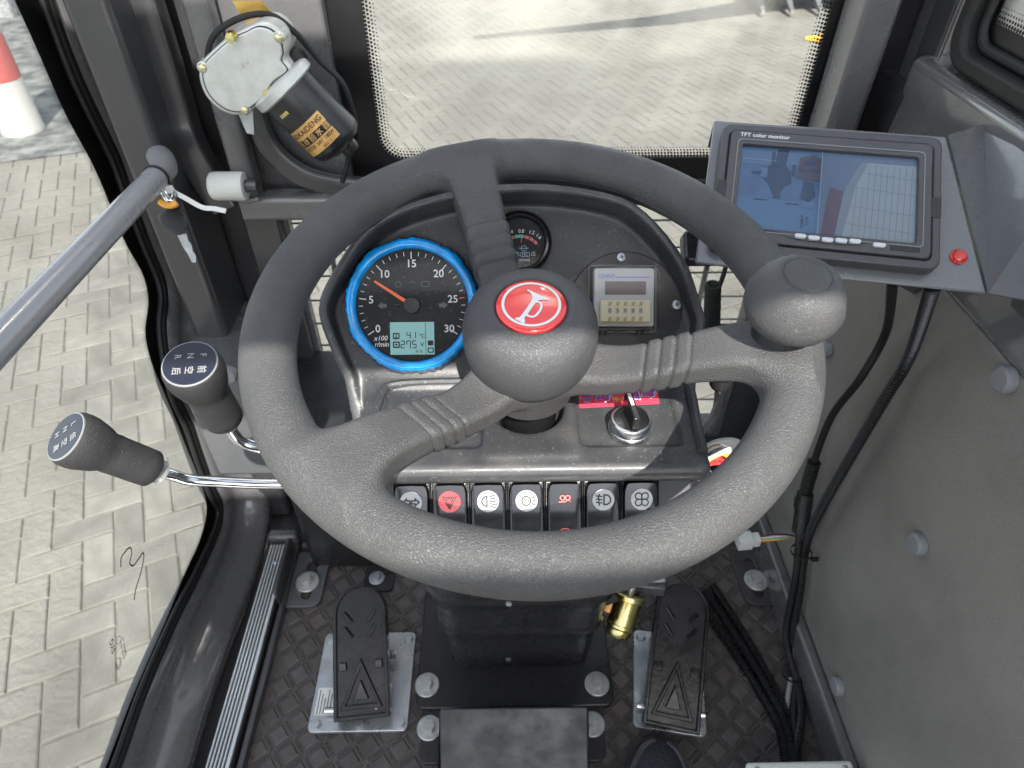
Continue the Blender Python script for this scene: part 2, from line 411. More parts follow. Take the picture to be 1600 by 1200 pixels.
def paver_vf(l, wd):
    a, b, c = l / 2 - .0036, wd / 2 - .0036, .004
    v = [(-a, -b, -.03), (a, -b, -.03), (a, b, -.03), (-a, b, -.03), (-a, -b, -c), (a, -b, -c), (a, b, -c), (-a, b, -c),
         (-a + c, -b + c, 0), (a - c, -b + c, 0), (a - c, b - c, 0), (-a + c, b - c, 0)]
    f = [(8, 9, 10, 11)]
    for i in range(4):
        j = (i + 1) % 4; f += [(i, j, 4 + j, 4 + i), (4 + i, 4 + j, 8 + j, 8 + i)]
    return v, f
PW = .1035; ang = R(23.5); ca, sa = math.cos(ang), math.sin(ang)
pv = []
for i in range(-110, 180):
    for j in range(-110, 180):
        k = (i - j) % 4
        if k == 0: cx, cy, hz = i + 1, j + .5, 0
        elif k == 3: cx, cy, hz = i + .5, j + 1, 1
        else: continue
        X_, Y_ = (cx * ca - cy * sa) * PW, (cx * sa + cy * ca) * PW
        if -8.5 < X_ < 8.5 and -1 < Y_ < 15: pv.append((X_, Y_, ang + hz * math.pi / 2))
near = [p for p in pv if p[0] < -.42 and p[1] > .1 and p[0] > -.95 - .42 * p[1] and p[0] < -.55 - .22 * p[1]]   # what the door glass shows
near.sort(key=lambda p: (p[0] + 1.2) ** 2 * .6 + (p[1] - 1.0) ** 2); near = near[:300]
ns = set(near)
first = None
for X_, Y_, a in near:
    c = (X_, Y_, GZ - .015 + random.uniform(-.0015, .0015))
    if first is None:
        first = add('paver', paver_vf(PW * 2, PW), 'paver', gr, smooth=0); first.location = Vector(c) - ORG[gr]; first.rotation_euler = (0, 0, a); ORG[first] = Vector(c)
    else:
        clone(first, c, gr, a)
pvf = paver_vf(PW * 2, PW); Vv, Ff = [], []
bv = np.array(pvf[0]); bfc = [f for f in pvf[1] if f[0] >= 4]
for X_, Y_, a in pv:
    if (X_, Y_, a) in ns: continue
    c, s = math.cos(a), math.sin(a); k = len(Vv); z = GZ + random.uniform(-.0015, .0015)
    Vv += [(X_ + x * c - y * s, Y_ + x * s + y * c, z + q) for x, y, q in bv]
    Ff += [tuple(i + k for i in f) for f in bfc]
add('paving', (Vv, Ff), 'paver2', gr, smooth=0, kind='stuff')

# bollard beyond the left door
bp = (-3.763, 5.353, -1.05)
bo = thing('bollard', 'white bollard with a red band seen through the left door glass', 'bollard', bp)
Mb = Matrix.Translation(bp)
add('post', TR(lathe([(.15, 0), (.155, .02), (.15, .04), (.15, 1.0), (.14, 1.05), (.02, 1.07)], 28), Mb), 'bollard', bo)
add('red_band', TR(lathe([(.153, .40), (.154, .42), (.154, .68), (.153, .70)], 28, False), Mb), 'bollardred', bo)
pl = (-5.527, 8.445, -1.05)
add('planter_wall', box(-9.4, pl[0] - .1, pl[1] + .3, pl[1] + .7, GZ - .02, GZ + .55), mat('grey_block', (.25, .25, .25), .9, var=.4, vscale=30), bevel=.02,
    label='grey block wall behind the red and white bollard', cat='wall')

# loader bucket held out ahead, and an unseen arm set to shadow the yard
bk = thing('loader_bucket', 'dark steel bucket with pointed teeth at top of windshield', 'bucket', (3.931, 10.955, -1.05))
bx = (3.39, 8.908, -1.05)
prof = [(-.1, .06), (0, .0), (.5, .05), (.95, .35), (1.0, .9), (.93, .9), (.86, .42), (.46, .13), (0, .08)]
add('bowl', TR(([(0, a, b) for a, b in prof] + [(3.0, a, b) for a, b in prof], [tuple(range(8, -1, -1)), tuple(range(9, 18))] + [(i, (i + 1) % 9, 9 + (i + 1) % 9, 9 + i) for i in range(9)]),
    Matrix.Translation((bx[0] - .4, bx[1] + .05, GZ + .12))), 'yellowsteel', bk, smooth=0)
tooth = ([(-.05, .1, 0), (.05, .1, 0), (.05, .1, .09), (-.05, .1, .09), (-.02, -.28, -.1), (.02, -.28, -.1), (.02, -.26, -.07), (-.02, -.26, -.07)],
         [(3, 2, 1, 0), (4, 5, 6, 7), (0, 1, 5, 4), (1, 2, 6, 5), (2, 3, 7, 6), (3, 0, 4, 7)])
for i in range(4):
    add('tooth', TR(tooth, Matrix.Translation((bx[0] - .32 + .34 * i, bx[1], GZ + .14))), 'yellowsteel', bk, smooth=0)
add('shadow_arm', tube([(-0.088, 6.807, 0.15), (2.072, 7.455, 0.17), (4.9, 8.854, 0.15)], [.07, .2, .38], 4), 'yellowsteel', bk, smooth=0)  # out of view overhead, placed so its shadow falls on the yard
add('warning_triangle', prism([(0, 0), (.42, .1), (.42, -.2)], 0, .03) if 0 else TR(prism([(0, 0), (.3, .14), (.3, -.14)], 0, .03), Matrix.Translation((3.251, 7.703, -1.04))), 'orange', None,
    label='orange triangular marker lying on the ground by the right pillar', cat='marker')

# =================================================================== cab shell
fl = add('floor', box(-.5, .52, -.9, .9, -.05, -.006), 'paintdark', smooth=0); tag(fl, 'steel cab floor under the mat', kind='structure')
# unseen roof strip and rear wall, shaped to place sun and shade inside
rf = add('shade_roof', prism([(-.62, -.50), (.06, -.475), (.45, -.445), (.66, -.41), (.66, .06), (-.62, .06)], 1.66, 1.70), 'paintgrey', smooth=0, bevel=.01); tag(rf, 'unseen roof strip shaped to set the sun patches', kind='structure')
rw = add('shade_wall', J(box(-.62, .66, -.86, -.80, -.06, .50), box(-.62, .66, -.86, -.80, 1.20, 1.84), box(-.62, -.52, -.86, -.80, .50, 1.20), box(.56, .66, -.86, -.80, .50, 1.20)), 'vinyl', smooth=0); tag(rw, 'unseen rear wall shaped to keep sun off the floor', kind='structure')
# ---- front wall: windshield above, small guarded window below
YF = .88
fw = add('wall_front', J(box(-.496, .62, YF, YF + .05, .568, .610),                      # crossbar under the windshield
                         box(-.496, -.318, YF, YF + .05, -.05, .568), box(.405, .62, YF, YF + .05, -.05, .568),
                         box(-.318, .405, YF, YF + .05, -.05, .10),
                         box(-.496, -.20, YF + .01, YF + .05, .610, 1.66), box(.425, .62, YF + .01, YF + .05, .610, 1.66),
                         box(-.20, .425, YF + .01, YF + .05, 1.45, 1.66)), 'paintdark', smooth=0)
tag(fw, 'dark front wall of the cab around the windows', kind='structure')
add('window_frame', J(box(-.319, -.303, YF - .012, YF, .10, .568), box(.392, .406, YF - .012, YF, .10, .568), box(-.303, .392, YF - .012, YF, .10, .112)), 'paintgrey', fw, bevel=.003)
add('crossbar_lip', box(-.2, .44, YF - .014, YF - .001, .575, .600), 'paintgrey', fw, bevel=.006, seg=3)
add('lower_window_pane', box(-.318, .405, YF + .02, YF + .025, .10, .568), 'pane', fw, smooth=0)
gd = thing('window_guard', 'thin black bar guard outside the small lower front window', 'guard', (.04, YF + .1, .1))
for i in range(11):
    z = .09 + .05 * i
    add('bar', tube([(-.36, YF + .1, z), (.45, YF + .1, z)], .0018, 8), 'black', gd)
for x in (-.285, -.16, -.04, .08, .2, .318, .352):
    add('upright', tube([(x, YF + .106, .05), (x, YF + .106, .58)], .0035 if x not in (.352, -.285) else .005, 8), 'black', gd)

WX0, WX1, WZ0 = -0.16, 0.393, 0.638
ws = thing('windshield', 'front windshield with black dotted border above the steering wheel', 'windshield', (.1, YF, .66))
Mw = frame((0, YF - .004, 0), (1, 0, 0), (0, 0, 1), (0, -1, 0))
inn = rrect(WX1 - WX0, 1.45 - WZ0, .032, 8, (WX0 + WX1) / 2, (WZ0 + 1.45) / 2)
out = rrect(.625, 1.45 - .610, .012, 8, .1125, (.610 + 1.45) / 2)
add('pane', TR(prism(rrect(.62, 1.449 - .611, .02, 6, .1125, (.611 + 1.449) / 2), -.012, -.008), Mw), 'pane', ws, smooth=0)
add('frit_border', TR(ringprism(out, inn, -.007, -.002), Mw), 'frit', ws, smooth=0)
dv = []
n = len(inn)
cx0, cz0 = (WX0 + WX1) / 2, (WZ0 + 1.45) / 2
for row, (off, rd) in enumerate(((.0012, .0021), (.0052, .0017), (.0092, .0013), (.0130, .0008))):
    w_, h_, r_ = WX1 - WX0 - 2 * off, 1.45 - WZ0 - 2 * off, .032 - off
    q = rrect(w_, h_, r_, 8, cx0, cz0); q.append(q[0]); acc = .0022 if row % 2 else 0
    for a, b in zip(q, q[1:]):
        L_ = math.hypot(b[0] - a[0], b[1] - a[1])
        while acc < L_:
            t = acc / L_; x, z = a[0] + (b[0] - a[0]) * t, a[1] + (b[1] - a[1]) * t
            if z < .92: dv.append(flat(circ(rd, 8, x, z), -.0069))
            acc += .0044
        acc -= L_
add('frit_dots', TR(J(*dv), Mw), 'frit', ws, smooth=0, kind='stuff')
add('rubber_seal', TR(ringprism(rrect(.645, .858, .02, 6, .1125, 1.030), rrect(.625, .840, .012, 6, .1125, 1.030), -.006, .006), Mw), 'rubber', ws, bevel=.003)

# ---- right-hand front post (grey) and corner pillar
pr_ = thing('right_pillar', 'charcoal corner pillar between windshield and right side window', 'pillar', (.45, .84, .6))
add('post', box(.402, .442, .815, .878, .60, 1.66), 'paint', pr_, bevel=.008, seg=3)
add('inner_post', box(.492, .515, .80, .87, .6, 1.66), 'paint', pr_, bevel=.006, seg=3)
add('rib', box(.484, .4915, .79, .83, .6, 1.66), 'paintdark', pr_, bevel=.003)
add('corner_cover', box(.5155, .56, .765, .87, .6, 1.66), 'paint', pr_, bevel=.012, seg=3)

# ---- right wall: vinyl panel, kick strip, painted sill, side window
wr = add('wall_right', box(.476, .52, -.9, .88, -.02, .75), 'paintdark', smooth=0); tag(wr, 'right side wall of the cab', kind='structure')
add('vinyl_panel', box(.458, .474, -.6, .845, .035, .627), 'vinyl', wr, bevel=.004)
add('kick_strip', box(.440, .4575, -.6, .85, -.005, .066), 'paint', wr, bevel=.005, seg=3)
prof = [(.4565, .6275), (.461, .640), (.470, .745), (.466, .752), (.466, .783), (.472, .790), (.52, .790), (.52, .62), (.47, .62)]
n = len(prof)
add('sill_cover', ([(x, -.6, z) for x, z in prof] + [(x, .80, z) for x, z in prof], [tuple(range(n)), tuple(range(2 * n - 1, n - 1, -1))] + [(i, n + i, n + (i + 1) % n, (i + 1) % n) for i in range(n)]),
    'paint', wr, bevel=.004, seg=2)
cap = None
for a in ((0.457, 0.447, 0.616), (0.457, 0.424, 0.394), (0.457, 0.4, 0.094), (0.457, 0.728, 0.424), (0.457, 0.194, 0.505)):
    if cap is None:
        cap = add('rivet_cap', TR(lathe([(.0128, 0), (.0130, .004), (.0122, .0075), (.0100, .0092), (1e-4, .0096)], 28), axis_frame((a[0] + .0005, a[1], a[2]), (-1, 0, 0))), 'capgrey', wr)
    else: clone(cap, (ORG[cap][0], a[1], a[2]), wr)
sw_ = thing('right_side_window', 'dark bordered right side window with rubber seal along the sill', 'window', (.5, .5, .79))
Mr_ = frame((.492, 0, 0), (0, 1, 0), (0, 0, 1), (1, 0, 0))
add('rubber_seal', TR(ringprism(rrect(1.36, .87, .035, 6, .08, 1.229), rrect(1.322, .832, .026, 6, .08, 1.229), -.020, 0), Mr_), 'rubber', sw_, bevel=.005, seg=3)
add('seal_lip', TR(ringprism(rrect(1.321, .831, .026, 6, .08, 1.229), rrect(1.300, .810, .02, 6, .08, 1.229), -.008, 0), Mr_), 'rubber', sw_, bevel=.004, seg=3)
add('pane', box(.494, .498, -.6, .76, .79, 1.64), 'pane', sw_, smooth=0)
fcn = (0.494, 0.727, 0.84)
add('frit_border', J(box(.4925, .4935, -.6, .755, .79, fcn[2]), box(.4925, .4935, fcn[1], .755, fcn[2], 1.64)), 'frit', sw_, smooth=0)
dv = []
for r_ in range(4):
    for i in range(60):
        dv.append(flat(circ(.0022 - .0005 * r_, 6, fcn[1] - .0045 * i - .002 * (r_ % 2), fcn[2] + .002 + .0042 * r_), 0))
add('frit_dots', TR(J(*dv), frame((.4928, 0, 0), (0, 1, 0), (0, 0, 1), (1, 0, 0))), 'frit', sw_, smooth=0, kind='stuff')
bb = Vector((1.9943, 2.8754, 0.366))
rb_ = thing('barrier_board', 'red and white board seen at the corner of the right window', 'board', (bb.x, bb.y, GZ))
add('board', box(bb.x - .5, bb.x + .9, bb.y, bb.y + .04, bb.z - .3, bb.z + .5), 'bollard', rb_, smooth=0)
for x in (bb.x - .45, bb.x - .02, bb.x + .4): add('red_panel', box(x, x + .2, bb.y - .006, bb.y - .001, bb.z - .28, bb.z + .48), 'bollardred', rb_, smooth=0)
for x in (bb.x - .4, bb.x + .8): add('leg', box(x, x + .06, bb.y + .04, bb.y + .1, GZ - .02, bb.z + .4), 'bollard', rb_, smooth=0)


# =================================================================== left door
G0 = ((0.793, 0.931), (0.789, 0.851), (0.79, 0.813), (0.79, 0.736), (0.799, 0.675), (0.8, 0.633), (0.797, 0.562), (0.805, 0.509), (0.792, 0.473), (0.754, 0.445), (0.738, 0.401), (0.735, 0.333), (0.728, 0.248), (0.72, 0.151), (0.702, 0.108), (0.653, 0.095), (0.587, 0.101), (0.511, 0.102), (0.403, 0.11), (0.31, 0.108), (0.222, 0.111))
G2 = ((0.844, 0.925), (0.838, 0.84), (0.833, 0.758), (0.844, 0.666), (0.84, 0.618), (0.835, 0.549), (0.835, 0.487), (0.82, 0.453), (0.785, 0.424), (0.752, 0.35), (0.75, 0.277), (0.74, 0.209), (0.733, 0.139), (0.732, 0.082), (0.688, 0.063), (0.587, 0.074), (0.519, 0.087), (0.409, 0.097), (0.316, 0.092), (0.226, 0.092))
def resample(q, n):
    L_ = [0]
    for a, b in zip(q, q[1:]): L_.append(L_[-1] + math.hypot(b[0] - a[0], b[1] - a[1]))
    out = []; k = 0
    for i in range(n):
        d = L_[-1] * i / (n - 1)
        while k < len(q) - 2 and L_[k + 1] < d: k += 1
        t = (d - L_[k]) / (L_[k + 1] - L_[k]); out.append((q[k][0] + (q[k + 1][0] - q[k][0]) * t, q[k][1] + (q[k + 1][1] - q[k][1]) * t))
    return out
def smooth2(q, k=6): return [(p.x, p.y) for p in spline([(a, b, 0) for a, b in q], k)]
NP = 110
g0 = resample(smooth2(G0), NP); g2 = resample(smooth2(G2), NP)
def normals(q):
    o = []
    for i in range(len(q)):
        a, b = q[max(i - 2, 0)], q[min(i + 2, len(q) - 1)]; l = math.hypot(b[0] - a[0], b[1] - a[1])
        o.append((-(b[1] - a[1]) / l, (b[0] - a[0]) / l))
    return o
nr = normals(g2)
ld = thing('left_door', 'glazed left cab door with charcoal frame and black rubber seal', 'door', (-.47, .5, 0))
poly = [(y, z) for y, z in g0] + [(-.4, g0[-1][1]), (-.4, g0[0][1])]
outer = [(y + nr[i][0] * .004, z + nr[i][1] * .004) for i, (y, z) in enumerate(g2)] + [(-.45, g2[-1][1] - .02), (-.45, g0[0][1])]
Md = frame((-.5, 0, 0), (0, 1, 0), (0, 0, 1), (1, 0, 0))
add('pane', TR(prism(outer, -.004, 0), Md), 'pane', ld, smooth=0)
fr = []
for i in range(NP - 1):
    a, b = g0[i], g0[i + 1]; c, d = outer[i + 1], outer[i]
    fr.append(([(.0008, *a), (.0008, *b), (.0008, *c), (.0008, *d)], [(0, 1, 2, 3)]))
add('frit_border', TR(J(*fr), Matrix.Translation((-.5, 0, 0))), 'frit', ld, smooth=0)
dv = []; ng = normals(g0)
for row, (off, rd) in enumerate(((.0006, .00095), (.0027, .0008), (.0048, .00065), (.0069, .0005), (.009, .00035))):
    m = 560
    q = resample(g0, m)
    for i in range(m):
        k = min(NP - 1, int(i * NP / m)); y, z = q[i]
        if row % 2 and i < m - 1: y, z = (y + q[i + 1][0]) / 2, (z + q[i + 1][1]) / 2
        dv.append(flat(circ(rd, 6, y - ng[k][0] * off, z - ng[k][1] * off), .0012))
add('frit_dots', TR(J(*dv), Md), 'frit', ld, smooth=0, kind='stuff')
# ribbed seal: two beads
add('rubber_seal', tube([(-.4915, y - nr[i][0] * .006, z - nr[i][1] * .006) for i, (y, z) in enumerate(g2)], .0065, 10), 'rubber', ld)
add('seal_bead', tube([(-.490, y - nr[i][0] * .017, z - nr[i][1] * .017) for i, (y, z) in enumerate(g2)], .0042, 8), 'rubber', ld)
# pressed frame, swept along the seal
def sweep_frame(prof_fn, i0, i1):
    V, Fc = [], []; m = None
    for i in range(i0, i1):
        pr2 = prof_fn(i); m = len(pr2)
        for off, x in pr2: V.append((x, g2[i][0] + nr[i][0] * off, g2[i][1] + nr[i][1] * off))
    for i in range(i1 - i0 - 1):
        for k in range(m): Fc.append((i * m + k, (i + 1) * m + k, (i + 1) * m + (k + 1) % m, i * m + (k + 1) % m))
    return V, Fc
def prof_fn(i):
    z = g2[i][1]; t = max(0, min(1, (.42 - z) / .34)); t = t * t * (3 - 2 * t)
    xi = -.446 + .018 * t; wdt = .066 + .010 * t
    return [(-.001, -.515), (-.001, -.490), (.004, -.483), (.012, -.479), (.020, -.478), (wdt * .42, -.476), (wdt * .50, -.470 + .01 * t), (wdt * .62, xi - .008), (wdt * .72, xi - .001), (wdt * .95, xi), (wdt, xi - .004), (wdt, -.515)]
add('door_frame', sweep_frame(prof_fn, 0, NP), 'paint', ld, smooth=60)
# marker scrawl on the glass and the safety-glass stamp
scr = ((0.498, 0.26), (0.506, 0.268), (0.517, 0.266), (0.527, 0.261), (0.525, 0.252), (0.513, 0.246), (0.516, 0.236), (0.531, 0.231), (0.541, 0.228), (0.537, 0.221), (0.519, 0.213), (0.498, 0.208), (0.485, 0.201))
add('marker_scrawl', TR(ribbon([(p.x, p.y) for p in spline([(a, b, 0) for a, b in scr], 6)], .0022), frame((-.4988, 0, 0), (0, 1, 0), (0, 0, 1), (1, 0, 0))), 'ink', ld, smooth=0)
st = (-0.5, 0.421, 0.183)
sx_, sy_ = Vector((.55, .84)).normalized(), None
Ms = frame((-.4988, st[1], st[2]), (0, .42, .91), (0, -.91, .42), (1, 0, 0))
stamp = [ribbon(circ(.007, 20, -.012, .006), .0008, closed=True), ribbon(arc(.0042, 50, 310, 10, -.013, .006), .0008), ribbon(arc(.0042, 50, 310, 10, -.0105, .006), .0008), ribbon(circ(.005, 18, .016, -.004), .0006, closed=True),
         TR(text_vf('SYG', .011), Matrix.Translation((.018, .010, 0)))]
for i, s in enumerate(('E000512  43R-001', 'TEMPERED  AS2', '. . . . . . . .')): stamp.append(TR(text_vf(s, .0042), Matrix.Translation((.0, -.0065 - .0055 * i, 0))))
add('glass_stamp', TR(J(*stamp), Ms), 'ink', ld, smooth=0)

# aluminium sill strip along the door opening
sl_ = thing('sill_strip', 'ribbed aluminium strip along the left edge of the floor', 'strip', (-.395, .45, .02))
add('strip_base', box(-.412, -.376, -.3, .70, .004, .022), 'paintdark', sl_, bevel=.003)
for i in range(6):
    x = -.4095 + .0053 * i
    add('rib', box(x, x + (.0033 if i < 5 else .0058), -.3, .692, .022, .0265), 'alu', sl_, bevel=.001)
add('screw', TR(screw_vf(.004)[0], Matrix.Translation((-.392, .655, .0265))), 'zinc', sl_)
add('end_block', box(-.418, -.366, .70, .722, 0, .034), 'paintgrey', sl_, bevel=.006)
add('side_flange', box(-.372, -.362, -.3, .70, -.002, .016), 'paintdark', sl_, bevel=.002)

# lower corner post between door and front wall, grey side box with caps
lp = thing('left_corner_post', 'glossy charcoal corner post below the side box', 'post', (-.42, .8, 0))
add('post', box(-.446, -.398, .775, .875, -.005, 1.6), 'paintdark', lp, bevel=.008, seg=3)
add('brush_strip', tube([(-.385, .80, .0), (-.385, .80, .32)], .008, 8), 'rubber', lp)
sb = thing('side_box', 'grey painted box with round caps left of the dashboard', 'box', (-.38, .78, .12))
add('case', box(-.452, -.335, .700, .872, .20, .42), 'paintgrey', sb, bevel=.008, seg=3)
for a in ((-0.43, 0.833, 0.42), ): add('cap', TR(lathe([(.0125, 0), (.013, .004), (.011, .007), (1e-4, .0085)], 24), Matrix.Translation((a[0], a[1], .4195))), 'capgrey', sb)
a = (-0.375, 0.7, 0.417)
add('cap', TR(lathe([(.0125, 0), (.013, .006), (.011, .011), (1e-4, .0125)], 24), axis_frame((a[0], .7005, a[2]), (0, -1, 0))), 'capgrey', sb)
lf = thing('left_front_frame', 'dark bent frame tube at the left end of the windshield', 'frame', (-.39, .83, .6))
add('bent_tube', tube(spline([(-.392, .84, 1.6), (-.392, .84, .9), (-.393, .84, .74), (-.392, .835, .69), (-.38, .83, .645), (-.362, .825, .60)], 8), .019, prof=rrect(2, 1.7, .3, 3)), 'paintdark', lf, smooth=30)
add('flat_bar', box(-.415, -.409, .815, .87, .42, 1.6), 'paintdark', lf, bevel=.002)
add('panel', box(-.36, -.31, .85, .878, .2, .58), 'paintdark', lf, bevel=.004)

hbx = thing('heater_box', 'black box standing on the floor behind the left end of the dashboard', 'box', (-.26, .74, 0))
add('case', box(-.335, -.185, .66, .868, -.002, .30), 'black', hbx, bevel=.01, seg=3)
add('lid', box(-.338, -.182, .657, .870, .3005, .318), 'black', hbx, bevel=.005, seg=3)

# =================================================================== wiper motor and its welded frame
mf = thing('welded_bracket', 'welded square tube frame carrying the wiper motor', 'bracket', (-.27, .82, .6))
sq = rrect(2, 2, .35, 3)
add('upright_tube', tube([(-.327, .825, .59), (-.322, .825, 1.6)], .014, prof=sq), 'paint', mf, smooth=30)
add('cross_tube', tube([(-.338, .822, .603), (-.155, .822, .603)], .0165, prof=sq), 'paint', mf, smooth=30)
add('back_plate', box(-.325, -.20, .852, .872, .60, 1.6), 'paint', mf, bevel=.003)
add('curved_brace', tube(spline([(-.30, .835, .735), (-.293, .833, .68), (-.265, .83, .645), (-.225, .828, .628), (-.17, .828, .622)], 8), .013, prof=rrect(2, 1.2, .3, 3)), 'paintdark', mf, smooth=30)
add('yellow_plate', prism([(0, 0)] * 3, 0, 0) if 0 else TR(prism([(-0.279, 0.847), (-0.249, 0.847), (-0.229, 0.819), (-0.268, 0.82)], 0, .004), frame((0, .80, 0), (1, 0, 0), (0, 0, 1), (0, -1, 0))), 'yellowzinc', mf, smooth=0)
add('weld', tube(spline([(-.345, .806, .62), (-.325, .804, .618), (-.31, .806, .62)], 4), [.003, .004, .003, .0045, .003, .004, .003, .004, .003], 8), 'paint', mf)
ro = thing('white_roller', 'white nylon roller beside the wiper frame', 'roller', (-0.342, 0.8, 0.64))
rc = (-0.342, 0.8, 0.64)
add('roller', TR(lathe([(.014, -.022), (.0165, -.020), (.0175, -.016), (.0175, .018), (.0165, .021), (.006, .0215)], 28), axis_frame((rc[0], .80, rc[2]), (1, 0, 0))), 'whiteplastic', ro)
add('pin', tube([(rc[0] + .02, .80, rc[2]), (rc[0] + .036, .80, rc[2])], .008, 12), 'paintdark', ro)

MY = .775
Mm = frame((0, MY, 0), (1, 0, 0), (0, 0, 1), (0, -1, 0))            # local x = right, y = up, z = towards the driver
wm = thing('wiper_motor', 'wiper motor with cast alloy gearbox and black round body', 'motor', (-0.254, 0.775, 0.771))
cov = ((-0.258, 0.831), (-0.244, 0.836), (-0.231, 0.833), (-0.223, 0.824), (-0.222, 0.81), (-0.226, 0.8), (-0.222, 0.789), (-0.241, 0.777), (-0.253, 0.763), (-0.272, 0.749), (-0.29, 0.742), (-0.308, 0.747), (-0.32, 0.762), (-0.322, 0.781), (-0.315, 0.797), (-0.3, 0.809), (-0.278, 0.823))
cov = [(p.x, p.y) for p in spline([(a, b, 0) for a, b in cov + (cov[0],)], 5)][:-1]
cov = cov[::-1]
ccx = sum(a for a, b in cov) / len(cov); ccz = sum(b for a, b in cov) / len(cov)
def scl(q, s): return [(ccx + (a - ccx) * s, ccz + (b - ccz) * s) for a, b in q]
add('gearbox', TR(prism(cov, -.03, .016), Mm), 'cast', wm, bevel=.003, seg=3)
lid = add('gearbox_lid', TR(prism(scl(cov, .90), .0158, .0185), Mm), 'cast', wm, bevel=.0015)
add('lid_seam', TR(ringprism(scl(cov, .925), scl(cov, .902), .015, .0166), Mm), 'rubber', lid, smooth=0)
tv = (-0.27, 0.794)
add('embossed_mark', TR(text_vf('24V', .012), Mm @ Matrix.Translation((tv[0], tv[1], .0188)) @ Matrix.Rotation(R(38), 4, 'Z')), K['zincwhite'], lid, smooth=0)
sc_m, sc_c = screw_vf(.0048)
for a in ((-0.314, 0.793), (-0.227, 0.822), (-0.281, 0.749)):
    s_ = add('screw', TR(lathe([(.0062, .0), (.0062, .017), (.005, .018)], 16), Mm @ Matrix.Translation((a[0], a[1], 0))), 'cast', wm)
    add('screw_head', TR(sc_m, Mm @ Matrix.Translation((a[0], a[1], .0178))), 'goldscrew', s_)
for a in ((-0.274, 0.824), (-0.25, 0.767)):
    add('hex_bolt', TR(bolt_vf(.0055, .012), Mm @ Matrix.Translation((a[0], a[1], .0162))), 'brass', wm)
b0 = Vector((-0.237, 0.764)); b1 = Vector((-0.194, 0.708))
bd = (b1 - b0).normalized(); AX = Vector((bd.x, 0, bd.y)); side = Vector((0, -1, 0)); cr = AX.cross(side)   # cr: across the body, up-right
if cr.z < 0: cr = -cr
c0 = Vector((b0.x, MY + .004, b0.y)); BL = (b1 - b0).length; RB = .0335
Mbody = frame(c0, cr, side if cr.cross(side).dot(AX) > 0 else -side, AX)
add('body', TR(lathe([(.030, -.004), (RB, 0), (RB, BL), (RB - .002, BL + .006), (RB - .008, BL + .011), (.016, BL + .014), (.001, BL + .0145)], 44), Mbody), 'black', wm)
add('flange', TR(lathe([(.020, -.014), (.036, -.012), (.0385, -.010), (.0385, -.001), (.036, .001)], 44), Mbody), 'cast', wm)
add('end_boss', TR(lathe([(.011, 0), (.011, .010), (.009, .014), (.001, .015)], 24), Mbody @ Matrix.Translation((.006, 0, BL + .010))), 'black', wm)
sy = 1 if (Mbody.to_3x3() @ Vector((0, 1, 0))).dot(Vector((0, -1, 0))) > 0 else -1
def wrap(vf, r, ax0, a0=0.):                       # local text/patch (x around, y along towards gearbox) onto the body
    return TR(([(r * math.sin(a0 + x / r), sy * r * math.cos(a0 + x / r), ax0 - y + (z)) for x, y, z in vf[0]], vf[1]), Mbody)
def patch(w_, h_, k=14):
    v = [(-w_ / 2 + w_ * i / k, h_ * (j - .5), 0) for j in (0, 1) for i in range(k + 1)]
    return v, [(i, i + 1, k + 2 + i, k + 1 + i) for i in range(k)]
lb = add('foil_label', wrap(patch(.052, .0125), RB + .0003, BL * .56, -.12), 'gold', wm)
lb2 = add('foil_label', wrap(patch(.052, .0125), RB + .0003, BL * .86, -.12), 'gold', wm)
add('label_text', wrap(text_vf('KAIDENG', .0085), RB + .0006, BL * .56, .05), 'ink', lb, smooth=0)
add('logo_mark', wrap(text_vf('KD', .0075), RB + .0006, BL * .56, -.66), 'ink', lb, smooth=0)
add('label_text', wrap(text_vf('电 动 刮 水 器', .0085), RB + .0006, BL * .71, -.12), 'gold', lb, smooth=0)
add('label_text', wrap(text_vf('ZD2733  24V  180W', .0056), RB + .0006, BL * .83, -.1), 'ink', lb2, smooth=0)
add('label_text', wrap(text_vf('2023.12', .004), RB + .0006, BL * .91, .15), 'ink', lb2, smooth=0)
add('brass_clip', wrap(patch(.013, .004), RB + .0008, BL * .20, -.28), 'brass', wm)
add('motor_cable', tube(spline([(-0.315, 0.77, 0.79), (-0.298, 0.765, 0.82), (-0.27, 0.77, 0.836), (-0.241, 0.785, 0.837), (-0.219, 0.79, 0.819), (-0.2, 0.8, 0.787), (-0.179, 0.8, 0.763), (-0.172, 0.8, 0.727), (-0.173, 0.8, 0.7), (-0.186, 0.8, 0.673), (-0.198, 0.795, 0.646)], 8), .0032, 10), 'rubber', wm)
add('mount_tab', TR(prism([(0, 0), (.018, .004), (.012, -.026), (.004, -.024)], .004, .007), Mm @ Matrix.Translation((-0.294, 0.743, 0))), 'zinc', wm, smooth=0)
add('arm_pivot', TR(lathe([(.011, -.01), (.011, .006), (.007, .01), (.001, .011)], 24), Mm @ Matrix.Translation((-0.223, 0.792, -.012))), 'rubber', wm)

